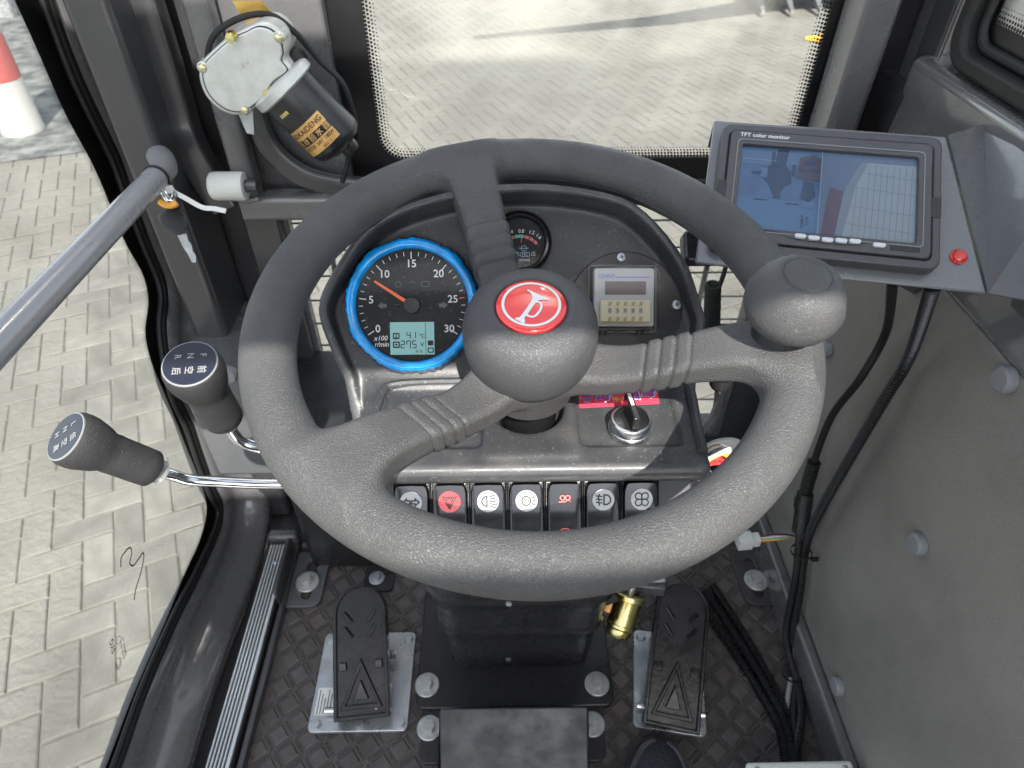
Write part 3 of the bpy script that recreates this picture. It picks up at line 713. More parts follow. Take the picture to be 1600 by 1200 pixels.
# =================================================================== steering wheel
WC = Vector((0.019, 0.3652, 0.751)); TL = R(11.67)
MW = frame(WC, (1, 0, 0), (0, math.cos(TL), math.sin(TL)), (0, -math.sin(TL), math.cos(TL)))
stw = thing('steering_wheel', 'black grained three spoke steering wheel with spinner knob', 'steering wheel', tuple(WC - Vector((0, -.2, .98)) * .10))
RR, TRad = .1727, .0176
def wheel_sdf(x, y, z):
    rho = np.sqrt(x * x + y * y)
    d = np.sqrt((rho - RR) ** 2 + z * z) - TRad
    sp = None
    for a in (106.6, -13.4, -133.4):
        c, s = math.cos(R(a)), math.sin(R(a)); q = x * c + y * s; t = -x * s + y * c
        u = np.clip((q - .045) / .108, 0, 1); u = u * u * (3 - 2 * u)
        zc = -.0435 + .0470 * u; hw = .0205 - .0040 * np.clip((q - .03) / .04, 0, 1) + .004 * np.clip((q - .11) / .05, 0, 1)
        hh = .0105 + .0015 * u
        band = 1 / (1 + np.exp(-(q - .0800) / .0006)) - 1 / (1 + np.exp(-(q - .1070) / .0006))
        gro = sum(np.exp(-((q - g) / .0009) ** 2) for g in (.0800, .0890, .0980, .1070))
        e = .0009 * band - .0019 * gro
        qa, qb = np.abs(t) - (hw + e) + .0055, np.abs(z - zc) - (hh + e) + .0055
        b = np.sqrt(np.maximum(qa, 0) ** 2 + np.maximum(qb, 0) ** 2) + np.minimum(np.maximum(qa, qb), 0) - .0055
        b = np.maximum(b, np.maximum(.02 - q, q - .170))
        sp = b if sp is None else np.minimum(sp, b)
    d = smin(d, sp, .018)
    hub = smax(rho - (.0385 - .16 * np.maximum(0, -.046 - z)), np.maximum(z + .034, -.077 - z), .004)
    return smin(d, hub, .010)
Vw, Fw = surfnet(wheel_sdf, (-.197, -.197, -.078), (.197, .197, .022), .0013)
add('rim_and_spokes', TR((Vw.tolist(), Fw.tolist()), MW), 'wheel', stw, smooth=180)
add('mould_seam', TR(tube([((RR - .0166) * math.cos(R(a)), (RR - .0166) * math.sin(R(a)), -.0045) for a in range(0, 363, 3)], .0007, 6), MW), 'wheel', stw)
dome = [(.0370, -.0425), (.0395, -.0420), (.0418, -.0395), (.0442, -.034), (.0460, -.027), (.0469, -.019), (.0467, -.0105), (.0453, -.0030), (.0425, .0036), (.0387, .0079), (.034, .0103), (.029, .0115), (.0262, .0118), (.0245, .0112), (.0238, .0098), (.0005, .0098)]
add('hub_cover', TR(lathe(dome, 72), MW), 'hubplastic', stw, smooth=60)
hb = add('horn_button', TR(lathe([(.0232, .0085), (.0234, .0112), (.0226, .0124), (.018, .0131), (.010, .0135), (.0003, .0137)], 60), MW), 'redhorn', stw, smooth=60)
def on_dome(vf, lift=.0004):
    return TR(([(x, y, .0137 - .0007 * (math.hypot(x, y) / .018) ** 2 + lift) for x, y, z in vf[0]], vf[1]), MW)
add('white_ring', on_dome(ribbon(circ(.0187, 64), .0018, closed=True)), 'white', hb, smooth=0)
horn = ((-0.0025, 0.0122), (-0.0018, 0.0128), (0.0017, 0.0104), (0.0058, 0.0074), (0.0099, 0.005), (0.0122, 0.004), (0.0116, 0.0025), (0.0085, 0.0032), (0.0056, 0.0028), (0.0037, 0.0016), (0.0023, -0.0005), (-0.0025, -0.0089), (-0.005, -0.0125), (-0.0045, -0.0148), (-0.0049, -0.0167), (-0.0058, -0.017), (-0.0081, -0.015), (-0.011, -0.0133), (-0.0105, -0.0122), (-0.008, -0.0118), (-0.0059, -0.009), (0, 0.0015), (0.0009, 0.0043), (0.0007, 0.0072), (-0.0005, 0.0102))
hm = [((a + c) / 2, (b + d) / 2) for (a, b), (c, d) in ()]
add('horn_icon', on_dome(flat(horn[::-1])), 'white', hb, smooth=0)
loop = ((0.0029, 0.0012), (0.0055, 0.0006), (0.0065, -0.0015), (0.0062, -0.0043), (0.0045, -0.008), (0.0023, -0.0108), (-0.0002, -0.0117), (-0.0025, -0.0107), (-0.0033, -0.0094))
add('horn_icon', on_dome(ribbon([(p.x, p.y) for p in spline([(a, b, 0) for a, b in loop], 6)], .0016)), 'white', hb, smooth=0)
add('column_shaft', TR(lathe([(.0235, -.19), (.0235, -.060)], 36), MW), 'gloss', stw)
# spinner knob
KP = Vector((0.1552, -0.0293))
MK = MW @ Matrix.Translation((KP.x, KP.y, 0))
kn = thing('spinner_knob', 'black mushroom shaped spinner knob clamped on the right of the rim', 'knob', tuple(MK.to_translation()))
add('stem', TR(lathe([(.0172, .004), (.0170, .0155), (.0150, .020), (.0140, .025), (.0150, .034)], 40), MK), 'black', kn)
add('ball', TR(lathe([(.0130, .0270), (.0180, .0276), (.0232, .0302), (.0268, .0342), (.0288, .0392), (.0293, .0448), (.0272, .0510), (.0250, .0570), (.0216, .0618), (.0175, .0652), (.0140, .0664), (.0134, .0660), (.0128, .0668), (.0003, .0676)], 64), MK), 'knob', kn, smooth=60)

# =================================================================== dashboard console
ED = R(38); DO = Vector((0.02, 0.422, 0.648)); Dv = Vector((0, math.sin(ED), math.cos(ED))); Dn = Vector((0, -math.cos(ED), math.sin(ED)))
MD = frame(DO, (1, 0, 0), Dv, Dn)                                    # instrument face: x right, y up the face, z out of it
db = thing('dashboard', 'black dashboard console with gauges, timer and row of rocker switches', 'dashboard', (.02, .40, .012))
SZ = .645
lip = ((-0.1395, 0.0918), (-0.1113, 0.1255), (-0.0612, 0.1452), (-0.0015, 0.152), (0.0583, 0.1447), (0.0883, 0.1297), (0.1187, 0.0943), (0.1331, 0.0602), (0.1374, 0.0299))
egg = [(-.148, .022), (-.1555, .058)] + list(lip[:-1]) + [(.1385, .045), (.1375, .02), (.132, .0), (.128, -.06), (-.131, -.06), (-.136, .0)]
egg = [(p.x, p.y) for p in spline([(a, b, 0) for a, b in egg[:-5]], 4)] + [(.134, .0), (.128, -.06), (-.131, -.06), (-.140, .0)]
egg = [(u * (1.085 if u < 0 else 1.06), v) for u, v in egg]
nx, ny, nz = Dn; vx, vy, vz = Dv
def dash_sdf(x, y, z):
    u = x - DO.x; v = (y - DO.y) * vy + (z - DO.z) * vz; h = (y - DO.y) * ny + (z - DO.z) * nz
    u, v, h = np.broadcast_arrays(u, v, h)
    # 2D outline distance on a coarse table
    uu = np.linspace(-.2, .2, 200); vv = np.linspace(-.12, .22, 170)
    U, Vv_ = np.meshgrid(uu, vv, indexing='ij'); tab = poly_sdf(U, Vv_, egg)
    fi = np.clip((u + .2) / .4 * 199, 0, 198.999); fj = np.clip((v + .12) / .34 * 169, 0, 168.999)
    i0 = fi.astype(int); j0 = fj.astype(int); a = fi - i0; b = fj - j0
    p2 = tab[i0, j0] * (1 - a) * (1 - b) + tab[i0 + 1, j0] * a * (1 - b) + tab[i0, j0 + 1] * (1 - a) * b + tab[i0 + 1, j0 + 1] * a * b
    top = h - (.005 + .19 * np.clip(v, 0, .3))
    taper = p2 + np.clip(-h - .03, 0, 1) * .25
    body = smax(smax(taper, top, .003), -.10 - h, .01)
    cav = smax(p2 + .0065 + np.maximum(0, .03 - h) * .10, -h, .004)
    bin_ = smax(body, -cav, .0025)
    shelf = rb(x, y, z, .0205, .400, SZ - .0095, .134, .078, .0095, .0085)
    rec = rb(x, y, z, .0205, .3805, SZ, .115, .034, .0035, .003)
    shelf = smax(shelf, -rec, .004)
    mid = rb(x, y, z, .0205, .3835, SZ - .02, .037, .05, .0225, .004)      # raised boss round the column
    shelf = smin(shelf, mid, .006)
    d = smin(bin_, shelf, .010)
    ay = 0.3652 + (WC.z - z) * math.tan(TL)
    hole = np.sqrt((x - WC.x) ** 2 + (y - ay) ** 2) - .0285
    d = smax(d, -np.maximum(hole, SZ - .06 - z), .004)
    low = rb(x, y, z, .0205, .465, .565, .134, .125, .065, .02)
    low = smax(low, -(y - SY0) * math.cos(R(40)) + (z - SZ0) * math.sin(R(40)) + .008, .003)
    return smin(d, low, .008)
SY0, SZ0 = .3300, .6265
Vd, Fd = surfnet(dash_sdf, (-.182, .27, .46), (.215, .62, .83), .0021)
add('console_shell', (Vd.tolist(), Fd.tolist()), 'dash', db, smooth=180)

# --- switch panel
ES = R(40); Sv = Vector((0, math.sin(ES), math.cos(ES))); Sn = Vector((0, -math.cos(ES), math.sin(ES)))
MS = frame((.02, SY0, SZ0), (1, 0, 0), Sv, Sn)
sp_ = add('switch_panel', TR(J(box(-.110, .126, -.066, .0, -.016, -.004)), MS), 'black', db, bevel=.004, seg=3)
fr_ = J(*[box(-.1, .1, -.002, 0, 0, 0)]) if 0 else None
PITCH = .0288; X0 = -0.09
def icon(k):
    def ribbon(p, wd, *a_, **k_): return globals()['ribbon'](p, wd * 1.5, *a_, **k_)
    S = []
    if k == 0:
        S = [ribbon([(-.75, 0), (-.4, .32), (-.4, .14), (-.08, .14), (-.08, -.14), (-.4, -.14), (-.4, -.32)], .09, closed=True),
             ribbon([(.75, 0), (.4, .32), (.4, .14), (.08, .14), (.08, -.14), (.4, -.14), (.4, -.32)], .09, closed=True)]
    if k == 1:
        S = [ribbon([(-.62, .42), (.62, .42), (0, -.62)], .09, closed=True), ribbon([(-.34, .27), (.34, .27), (0, -.3)], .08, closed=True)]
    if k == 2:
        S = [ribbon([(-.1, .45)] + arc(.46, 90, 270, 14, -.1, 0) + [(-.1, -.45)], .09, closed=True)] + [ribbon([(.12, .4 - .2 * i), (.72, .62 - .31 * i)], .07) for i in range(5)]
    if k == 3:
        S = [ribbon([(0, .42)] + arc(.42, 90, 270, 14, 0, 0) + [(.12, -.38)] + arc(.4, -70, 70, 8, -.02, 0), .08, closed=True), ribbon([(.5, 0), (.85, 0)], .07), ribbon([(.48, .22), (.8, .42)], .07), ribbon([(.48, -.22), (.8, -.42)], .07),
             TR(text_vf('R', .42), Matrix.Translation((-.1, 0, 0)))]
    if k == 5:
        S = [ribbon([(.05, .45)] + arc(.45, 90, -90, 14, .2, 0) + [(.05, -.45)], .09, closed=True)] + [ribbon([(-.1, .3 - .3 * i), (-.72, .38 - .3 * i)], .07) for i in range(3)] + [ribbon([(-.42 + .07 * math.sin(t * 1.6), .55 - .11 * t) for t in range(11)], .07)]
    if k == 6:
        for i in range(4):
            a = 45 + 90 * i; S.append(ribbon([(.02, .02)] + arc(.3, a + 150, a + 150 - 300, 14, .42 * math.cos(R(a)), .42 * math.sin(R(a))), .07, closed=True))
    return J(*S)
red_coil = J(ribbon([(-.75, -.5), (-.2, -.5)] + arc(.27, -90, -90 - 360, 18, -.30, -.0) + [(-.1, -.5), (.1, -.5)], .12), ribbon([(.1, -.5)] + arc(.27, 250, 250 - 340, 18, .32, -.0) + [(.75, -.5)], .12))
wiper = J(ribbon(arc(.9, 55, 125, 12, 0, -.35) + arc(.32, 125, 55, 8, 0, -.35), .12, closed=True), ribbon([(0, -.5), (.3, .25)], .1))
names = ['turn signal', 'hazard', 'headlight', 'reverse lamp', 'heater and wiper', 'fog lamp', 'fan']
rock = [(-.0118, -.026), (.0118, -.026), (.0125, -.010), (.0122, .008)] + [(.0118 * math.cos(R(a)) if 0 else .0118 - .0008 * i, .0225 + .0006 * i) for i, a in enumerate(range(3))] + [(.006, .0252), (-.006, .0252), (-.0102, .0237), (-.0110, .0231), (-.0118, .0225), (-.0122, .008), (-.0125, -.010)]
def rocker_vf():
    V, Fc = [], []; ys = np.linspace(-.030, .0235, 14); xs = [-.0128, -.0122, -.0105, 0, .0105, .0122, .0128]
    for y in ys:
        t = (y + .003) / .027; z = .0052 + .0040 * (t * t) - .002 * max(0, t)
        w_ = 1 - .10 * max(0, (y - .016) / .0075) ** 2
        for i, x in enumerate(xs):
            zz = z - (.0045 if i in (0, 6) else .0006 if i in (1, 5) else -.0003 if i == 3 else 0)
            V.append((x * w_, y + (.0018 if i == 3 else .0014 if i in (2, 4) else 0) * max(0, t) ** 3, zz))
    m = len(xs)
    for j in range(13):
        for i in range(m - 1): Fc.append((j * m + i, j * m + i + 1, (j + 1) * m + i + 1, (j + 1) * m + i))
    top = [13 * m + i for i in range(m)]; k = len(V)
    for i in top: V.append((V[i][0], V[i][1] + .0005, -.004))
    for i in range(m - 1): Fc.append((top[i], top[i + 1], k + i + 1, k + i))
    for s_ in (0, m - 1):
        k = len(V)
        for j in range(14): V.append((V[j * m + s_][0], V[j * m + s_][1], -.004))
        for j in range(13):
            q = (j * m + s_, (j + 1) * m + s_, k + j + 1, k + j); Fc.append(q if s_ == 0 else q[::-1])
    return V, Fc
rk = rocker_vf(); disc_ = flat(circ(.0082, 36), 0)
for i in range(7):
    Mi = MS @ Matrix.Translation((X0 + PITCH * i, -.0285, 0))
    sw1 = add('rocker_switch', TR(rk, Mi), 'gloss', db, smooth=50); sw1['label'] = 'black rocker switch with ' + names[i] + ' symbol'
    Mt = Mi @ Matrix.Translation((0, .0128, .0066)) @ Matrix.Rotation(R(3), 4, 'X')
    if i != 4:
        dsc = add('icon_disc', TR(disc_, Mt), 'red' if i == 1 else 'ivory', sw1, smooth=0)
        add('icon', TR(icon(i), Mt @ Matrix.Translation((0, 0, .0003)) @ Matrix.Scale(.0082, 4)), 'ink', sw1, smooth=0)
    else:
        add('icon', TR(red_coil, Mt @ Matrix.Translation((0, .002, .0001)) @ Matrix.Scale(.0062, 4)), 'redink', sw1, smooth=0)
        add('icon', TR(wiper, Mi @ Matrix.Translation((0, -.0118, .0066)) @ Matrix.Scale(.0060, 4)), 'redink', sw1, smooth=0)
    add('switch_holder', TR(J(box(-PITCH / 2 + .0002, PITCH / 2 - .0002, .0262, .0288, -.004, .0020), box(-PITCH / 2 + .0002, -PITCH / 2 + .0012, -.035, .0262, -.004, .0018), box(PITCH / 2 - .0012, PITCH / 2 - .0002, -.035, .0262, -.004, .0018)), Mi), 'black', db, bevel=.0006)

# --- tachometer in blue protective film
TC = Vector((-0.0934, 0.0598)); MT = MD @ Matrix.Translation((TC.x, TC.y, .0))
ta = add('tachometer', TR(lathe([(.0515, -.002), (.0515, .010)], 60), MT), 'black', db)
ta['label'] = 'large tachometer in bright blue protective film'
random.seed(3)
fv, ff = [], []; N_ = 144
prof = [(.0560, .0005), (.0562, .0035), (.0548, .0078), (.0538, .0118), (.0526, .0146), (.0500, .0158), (.0474, .0152), (.0458, .0132), (.0455, .0105)]
wob = [random.uniform(-1, 1) for _ in range(N_)]
for k, (r_, z_) in enumerate(prof):
    for i in range(N_):
        a = 2 * math.pi * i / N_; e = (1 if k < 4 else .12) * .0011 * (wob[i] + .6 * math.sin(a * 9)) * (1 if k < 3 else .6)
        fv.append(((r_ + e) * math.cos(a), (r_ + e) * math.sin(a), z_ + e * .5))
for k in range(len(prof) - 1):
    for i in range(N_): j = (i + 1) % N_; ff.append((k * N_ + i, k * N_ + j, (k + 1) * N_ + j, (k + 1) * N_ + i))
nsk = 3 * N_
add('film_skirt', TR((fv, ff[:nsk]), MT), 'bluefilm', ta, smooth=60)
add('bezel_ring', TR((fv, ff[nsk:]), MT), 'blue', ta, smooth=60)
DZ = .0102
add('dial_face', TR(flat(circ(.0462, 64), DZ), MT), 'dial', ta, smooth=0)
tick = []
def pol(r, a): return (r * math.cos(R(a)), r * math.sin(R(a)))
for i in range(31):
    a = 213 - 246 * i / 30; big = i % 5 == 0
    if i == 25: continue
    tick.append(ribbon([pol(.0375 if big else .0400, a), pol(.0432, a)], .0008 if big else .00055, DZ + .0003))
add('scale_ticks', TR(J(*tick), MT), 'white', ta, smooth=0)
a = 213 - 246 * 25 / 30
add('red_tick', TR(ribbon([pol(.0385, a), pol(.0432, a)], .0007, DZ + .0003), MT), 'redink', ta, smooth=0)
for i, s in enumerate(('0', '5', '10', '15', '20', '25', '30')):
    a = 213 - 246 * i / 6; r_ = .0335 if i not in (0, 6) else .0355
    x, y = pol(r_, a)
    if i == 0: x, y = x + .0015, y + .0005
    add('scale_number', TR(text_vf(s, .0086), MT @ Matrix.Translation((x, y, DZ + .0003))), 'white', ta, smooth=0)
add('unit_text', TR(text_vf('x100', .0055, shear=.2), MT @ Matrix.Translation((-.0262, -.0265, DZ + .0003))), 'white', ta, smooth=0)
add('unit_text', TR(text_vf('r/min', .0055, shear=.2), MT @ Matrix.Translation((-.0255, -.0315, DZ + .0003))), 'white', ta, smooth=0)
arrow = [(-.0035, 0), (.0005, .003), (.0005, .0015), (.0038, .0015), (.0038, -.0015), (.0005, -.0015), (.0005, -.003)]
K['dimgrey'] = mat('dim_grey_print', (.12, .12, .12), .5)
add('turn_arrow', TR(flat(arrow[::-1], DZ + .0003), MT @ Matrix.Translation((-.0245, 0, 0))), 'dimgrey', ta, smooth=0)
add('turn_arrow', TR(flat([(-x, y) for x, y in arrow], DZ + .0003), MT @ Matrix.Translation((.0255, 0, 0))), 'dimgrey', ta, smooth=0)
tell = J(ribbon(circ(.0022, 14, -.011, .017), .0003, closed=True), ribbon(rrect(.006, .004, .0005, 2, .011, .017), .0003, closed=True), ribbon([(-.002, .018), (.001, .0195), (.003, .018)], .0003))
add('telltale_icon', TR(tell, MT @ Matrix.Translation((0, 0, DZ + .0003))), 'dimgrey', ta, smooth=0)
add('needle', TR(flat([(.004, -.0015), (.0355, -.0009), (.036, 0), (.0355, .0009), (.004, .0015)], 0), MT @ Matrix.Rotation(R(146.5), 4, 'Z') @ Matrix.Translation((0, 0, DZ + .0022))), 'needle', ta, smooth=0)
add('needle_hub', TR(lathe([(.0068, DZ), (.0068, DZ + .003), (.0062, DZ + .0038), (.0003, DZ + .0042)], 32), MT), 'black', ta)
for x in (-.0125, .0135): add('dial_screw', TR(lathe([(.0017, DZ), (.0016, DZ + .0006), (.0008, DZ + .0007), (.0003, DZ + .0003)], 16), MT @ Matrix.Translation((x, .0005, 0))), 'gloss', ta)
add('lcd_screen', TR(flat([(-.0185, -.0400), (.0175, -.0400), (.0175, -.0135), (-.0185, -.0135)], DZ + .0003), MT), 'lcd', ta, smooth=0)
SEG = {'4': 'bcfg', '1': 'bc', '2': 'abdeg', '7': 'abcf', '5': 'acdfg', '6': 'acdefg'}
def seg7(s, h):
    o = []; x = 0; w_ = h * .52; t = h * .12
    P7 = {'a': [(0, h), (w_, h)], 'b': [(w_, h), (w_, h / 2)], 'c': [(w_, h / 2), (w_, 0)], 'd': [(0, 0), (w_, 0)], 'e': [(0, 0), (0, h / 2)], 'f': [(0, h / 2), (0, h)], 'g': [(0, h / 2), (w_, h / 2)]}
    for ch in s:
        if ch == '.': o.append(flat(circ(t * .6, 8, x - .25 * h, 0))); continue
        for k in SEG[ch]:
            (ax_, ay_), (bx_, by_) = P7[k]; o.append(ribbon([(x + ax_ * .92 + w_ * .04, ay_ * .94 + h * .03), (x + bx_ * .92 + w_ * .04, by_ * .94 + h * .03)], t))
        x += h * .78
    return J(*o)
Ml = MT @ Matrix.Translation((0, 0, DZ + .0006))
add('lcd_digits', TR(seg7('41', .0056), Ml @ Matrix.Translation((-.0048, -.0270, 0))), 'ink', ta, smooth=0)
add('lcd_digits', TR(seg7('27.5', .0060), Ml @ Matrix.Translation((-.0098, -.0346, 0))), 'ink', ta, smooth=0)
add('lcd_digits', TR(seg7('16', .0024), Ml @ Matrix.Translation((.0012, -.0385, 0))), 'ink', ta, smooth=0)
add('lcd_units', TR(J(TR(text_vf('°C', .0045), Matrix.Translation((.0075, -.0250, 0))), TR(text_vf('V', .0048), Matrix.Translation((.0075, -.0320, 0))), TR(text_vf('h', .004), Matrix.Translation((.0068, -.0375, 0)))), Ml), 'ink', ta, smooth=0)
add('lcd_icon', TR(J(ribbon(rrect(.0046, .0042, .0004, 2, -.0135, -.0247), .0009, closed=True), ribbon([(-.0135, -.0232), (-.0135, -.0262)], .0008), ribbon([(-.015, -.0262), (-.012, -.0262)], .0006),
    ribbon(rrect(.0046, .0042, .0004, 2, -.0135, -.0318), .0011, closed=True), flat(rrect(.002, .0014, .0002, 2, -.0135, -.0318)), ribbon([(.0105, -.014), (.0105, -.0398)], .0004),
    flat(rrect(.0044, .0040, .0003, 2, .0144, -.0306)), ribbon(rrect(.0040, .0034, .0003, 2, .0144, -.0365), .0009, closed=True)), Ml), 'ink', ta, smooth=0)
add('lens', TR(flat(circ(.0456, 48), .0134), MT), 'lens', ta, smooth=0)

# --- brake pressure gauge
BC = Vector((-0.0048, 0.1104)); MB_ = MD @ Matrix.Translation((BC.x, BC.y, 0))
bg_ = add('pressure_gauge', TR(lathe([(.0258, -.002), (.0262, .004), (.0252, .0065), (.0242, .0072), (.0238, .0062), (.0232, .0078), (.0212, .0080), (.0204, .0062), (.0200, .003)], 56, False), MB_), 'gloss', db, smooth=60)
bg_['label'] = 'small round brake pressure gauge half behind the upper spoke'
add('dial_face', TR(flat(circ(.0205, 48), .0032), MB_), 'dial', bg_, smooth=0)
cb = .014
for a0, a1, m_ in ((128, 118, 'pink'), (116, 106, 'pink'), (104, 80, 'teal'), (78, 66, 'pink'), (63.5, 53, 'pink'), (50.5, 40, 'pink')):
    add('scale_band', TR(ringprism(arc(.0190, a0, a1, 6), arc(.0166, a0, a1, 6), .0034, .0035) if 0 else ribbon(arc(.0178, a0, a1, 6, 0, -.0125), .0024, .0035), MB_), m_, bg_, smooth=0)
for s, x, y, rz in (('0.8', .001, .0093, 0), ('1.2', .0095, .0083, -14), ('1.6', .0152, .0050, -40), ('0.4', -.008, .0085, 14)):
    add('scale_number', TR(text_vf(s, .0040), MB_ @ Matrix.Translation((x, y, .0035)) @ Matrix.Rotation(R(rz), 4, 'Z')), 'white', bg_, smooth=0)
add('needle', TR(flat([(.0004, .001), (.0008, .0068), (.0003, .0072), (-.0002, .001)][::-1], .005), MB_ @ Matrix.Translation((.0008, -.0010, 0))), 'needle', bg_, smooth=0)
gt = J(ribbon(circ(.0022, 18, .003, -.0045), .0004, closed=True), ribbon([(-.0008, -.0045), (.0068, -.0045)], .0005), ribbon(rrect(.0078, .0036, .0014, 4, .0040, -.0095), .0004, closed=True),
       TR(text_vf('HC', .0036), Matrix.Translation((.0040, -.0095, 0))), TR(text_vf('压', .0038), Matrix.Translation((.0108, -.0093, 0))), TR(text_vf('气', .0038), Matrix.Translation((-.0026, -.0093, 0))), TR(text_vf('BRAKE', .0030), Matrix.Translation((.0036, -.0142, 0))))
K['paleblue'] = mat('pale_blue_print', (.35, .47, .55), .5)
add('gauge_text', TR(gt, MB_ @ Matrix.Translation((0, 0, .0035))), 'paleblue', bg_, smooth=0)
add('lens', TR(flat(circ(.0203, 40), .0060), MB_), 'lens', bg_, smooth=0)

# --- round blanking plate with the digital timer under a clear cover
CPc = Vector((.0815, .0548)); MC = MD @ Matrix.Translation((CPc.x, CPc.y, 0))
cp = add('timer_plate', TR(prism(circ(.0478, 72), -.001, .0022), MC), K['black'], db, bevel=.0006)
s0, s1 = screw_vf(.0042)
for a in ((0.0786, 0.0979), (0.1244, 0.0586)):
    Mx = MD @ Matrix.Translation((a[0], a[1], .0022)) @ Matrix.Rotation(R(20), 4, 'Z')
    q = add('screw', TR(s0, Mx), 'zinc', cp); add('screw_cross', TR(s1, Mx), 'ink', cp, smooth=0)
tm0 = Vector((0.0791, 0.0635))
MTi = MD @ Matrix.Translation((tm0.x, tm0.y, .0022)) @ Matrix.Rotation(R(-.6), 4, 'Z')
ti = add('timer_body', TR(prism(rrect(.049, .047, .002, 4, 0, .001), 0, .0105), MTi), 'silver', db, bevel=.0008)
ti['label'] = 'silver digital counter with cream thumbwheels under a clear cover'
add('display_window', TR(prism(rrect(.0335, .0108, .0008, 3, 0.001, .0085), .0105, .0108), MTi), 'smoked', ti, smooth=0)
add('brand_text', TR(text_vf('CHNT', .0048), MTi @ Matrix.Translation((-.0142, .0178, .0108))), 'bluetext', ti, smooth=0)
add('brand_line', TR(flat([(-.0075, .0168), (.0205, .0168), (.0205, .0176), (-.0075, .0176)], .0108), MTi), 'bluetext', ti, smooth=0)
tw = add('thumbwheel_block', TR(prism(rrect(.0405, .0175, .001, 3, .0005, -.0103), .0105, .0140), MTi), 'cream', ti, bevel=.0006)
K['olive'] = mat('olive_plastic', (.42, .37, .2), .5)
K['thumb'] = mat('thumbwheel_window', (.55, .53, .48), .5)
for i in range(5):
    x = -.0122 + .0063 * i
    for y in (-.0042, -.0165):
        add('thumb_button', TR(prism([(x - .0016, y - .0018), (x + .0008, y - .0018), (x + .0018, y + .0016), (x - .0006, y + .0016)], .014, .0152), MTi), 'olive', ti, smooth=0)
    add('digit_window', TR(flat(rrect(.0036, .0048, .0003, 2, x, -.0103), .0142), MTi), 'thumb', ti, smooth=0)
    add('digit', TR(text_vf('05000'[i], .0046), MTi @ Matrix.Translation((x, -.0100, .0144))), 'ink', ti, smooth=0)
cover = ringprism(rrect(.0555, .0545, .002, 4), rrect(.0515, .0505, .0015, 4), 0, .0175)
co = add('clear_cover', TR(J(cover, prism(rrect(.0515, .0505, .0015, 4), .0165, .0175)), MTi), 'clear', db, bevel=.0006)
add('cover_edge', TR(J(ringprism(rrect(.0560, .0550, .0022, 4), rrect(.0545, .0535, .002, 4), -.0001, .0022)), MTi), 'whiteplastic' if 0 else mat('frosted_edge', (.6, .62, .62), .3, alpha=.35), co, smooth=0)
add('cover_latch', TR(J(*[box(x - .0007, x + .0007, -.0292, -.0268, .001, .006) for x in (-.018, -.0135, .0125, .017)]), MTi), 'ink', co, smooth=0)

add('border_rib', tube(spline(((-0.104, 0.346, 0.645), (-0.102, 0.388, 0.645), (-0.099, 0.409, 0.645), (-0.093, 0.416, 0.645), (-0.073, 0.419, 0.645), (-0.025, 0.42, 0.645), (0.061, 0.422, 0.645), (0.131, 0.422, 0.645), (0.15, 0.419, 0.645), (0.154, 0.404, 0.645), (0.151, 0.369, 0.645), (0.149, 0.338, 0.645)), 6), .0042, 10), 'dash', db)
# --- rotary switch, its red sticker
RC = Vector((0.098, 0.364, 0.645)); MR = Matrix.Translation((RC.x, RC.y, SZ - .0035))
rs = add('rotary_switch', TR(lathe([(.0163, 0), (.0165, .0045), (.0163, .0052), (.0158, .0056), (.0158, .0125), (.0150, .0136), (.0136, .0138), (.0132, .0122)], 56, False), MR), 'satin', db, smooth=40)
rs['label'] = 'chrome ringed rotary selector with black pointer handle'
add('knurl', TR(J(*[TR(box(.0162, .0168, -.0004, .0004, .0006, .0042), Matrix.Rotation(2 * math.pi * i / 72, 4, 'Z')) for i in range(72)]), MR), 'satin', rs, smooth=0)
add('selector_disc', TR(lathe([(.0133, .010), (.0130, .0128), (.0003, .0132)], 44), MR), 'gloss', rs)
hn = ([(-.0034, -.0125, .0128), (.0034, -.0125, .0128), (.0040, .0135, .0128), (-.0040, .0135, .0128), (-.0026, -.0118, .0250), (.0026, -.0118, .0250), (.0030, .0140, .0285), (-.0030, .0140, .0285)], [(3, 2, 1, 0), (4, 5, 6, 7), (0, 1, 5, 4), (1, 2, 6, 5), (2, 3, 7, 6), (3, 0, 4, 7)])
Mh = MR @ Matrix.Rotation(R(8), 4, 'Z')
add('pointer_handle', TR(hn, Mh), 'gloss', rs, bevel=.0012, seg=3)
add('white_mark', TR(([(-.0012, .001, .0270), (.0012, .001, .0270), (.0013, .0125, .0285), (-.0013, .0125, .0285)], [(0, 1, 2, 3)]), Mh), 'white', rs, smooth=0)
sk = ((0.061, 0.39), (0.127, 0.394), (0.129, 0.42), (0.063, 0.415))
stk = add('label_sticker', prism(sk, SZ - .0034, SZ - .0031), 'sticker', db, smooth=0); stk['label'] = 'red sticker with purple Chinese lettering behind the rotary switch'
Mk = frame((0, 0, 0), (1, 0, 0), (0, 1, 0), (0, 0, 1))
for ch, px, sz, m_ in (('手', (0.07, 0.402, 0.642), .0135, 'purple'), ('动', (0.082, 0.402, 0.642), .0135, 'purple'), ('停止', (0.095, 0.399, 0.642), .0062, 'yellow'), ('自', (0.107, 0.404, 0.642), .0135, 'purple'), ('动', (0.12, 0.406, 0.642), .0135, 'purple')):
    if m_ == 'purple': add('lettering_outline', TR(text_vf(ch, sz * 1.12), Matrix.Translation((px[0], px[1], SZ - .0029))), 'white', stk, smooth=0)
    add('lettering', TR(text_vf(ch, sz), Matrix.Translation((px[0], px[1] , SZ - .0027))), m_, stk, smooth=0)

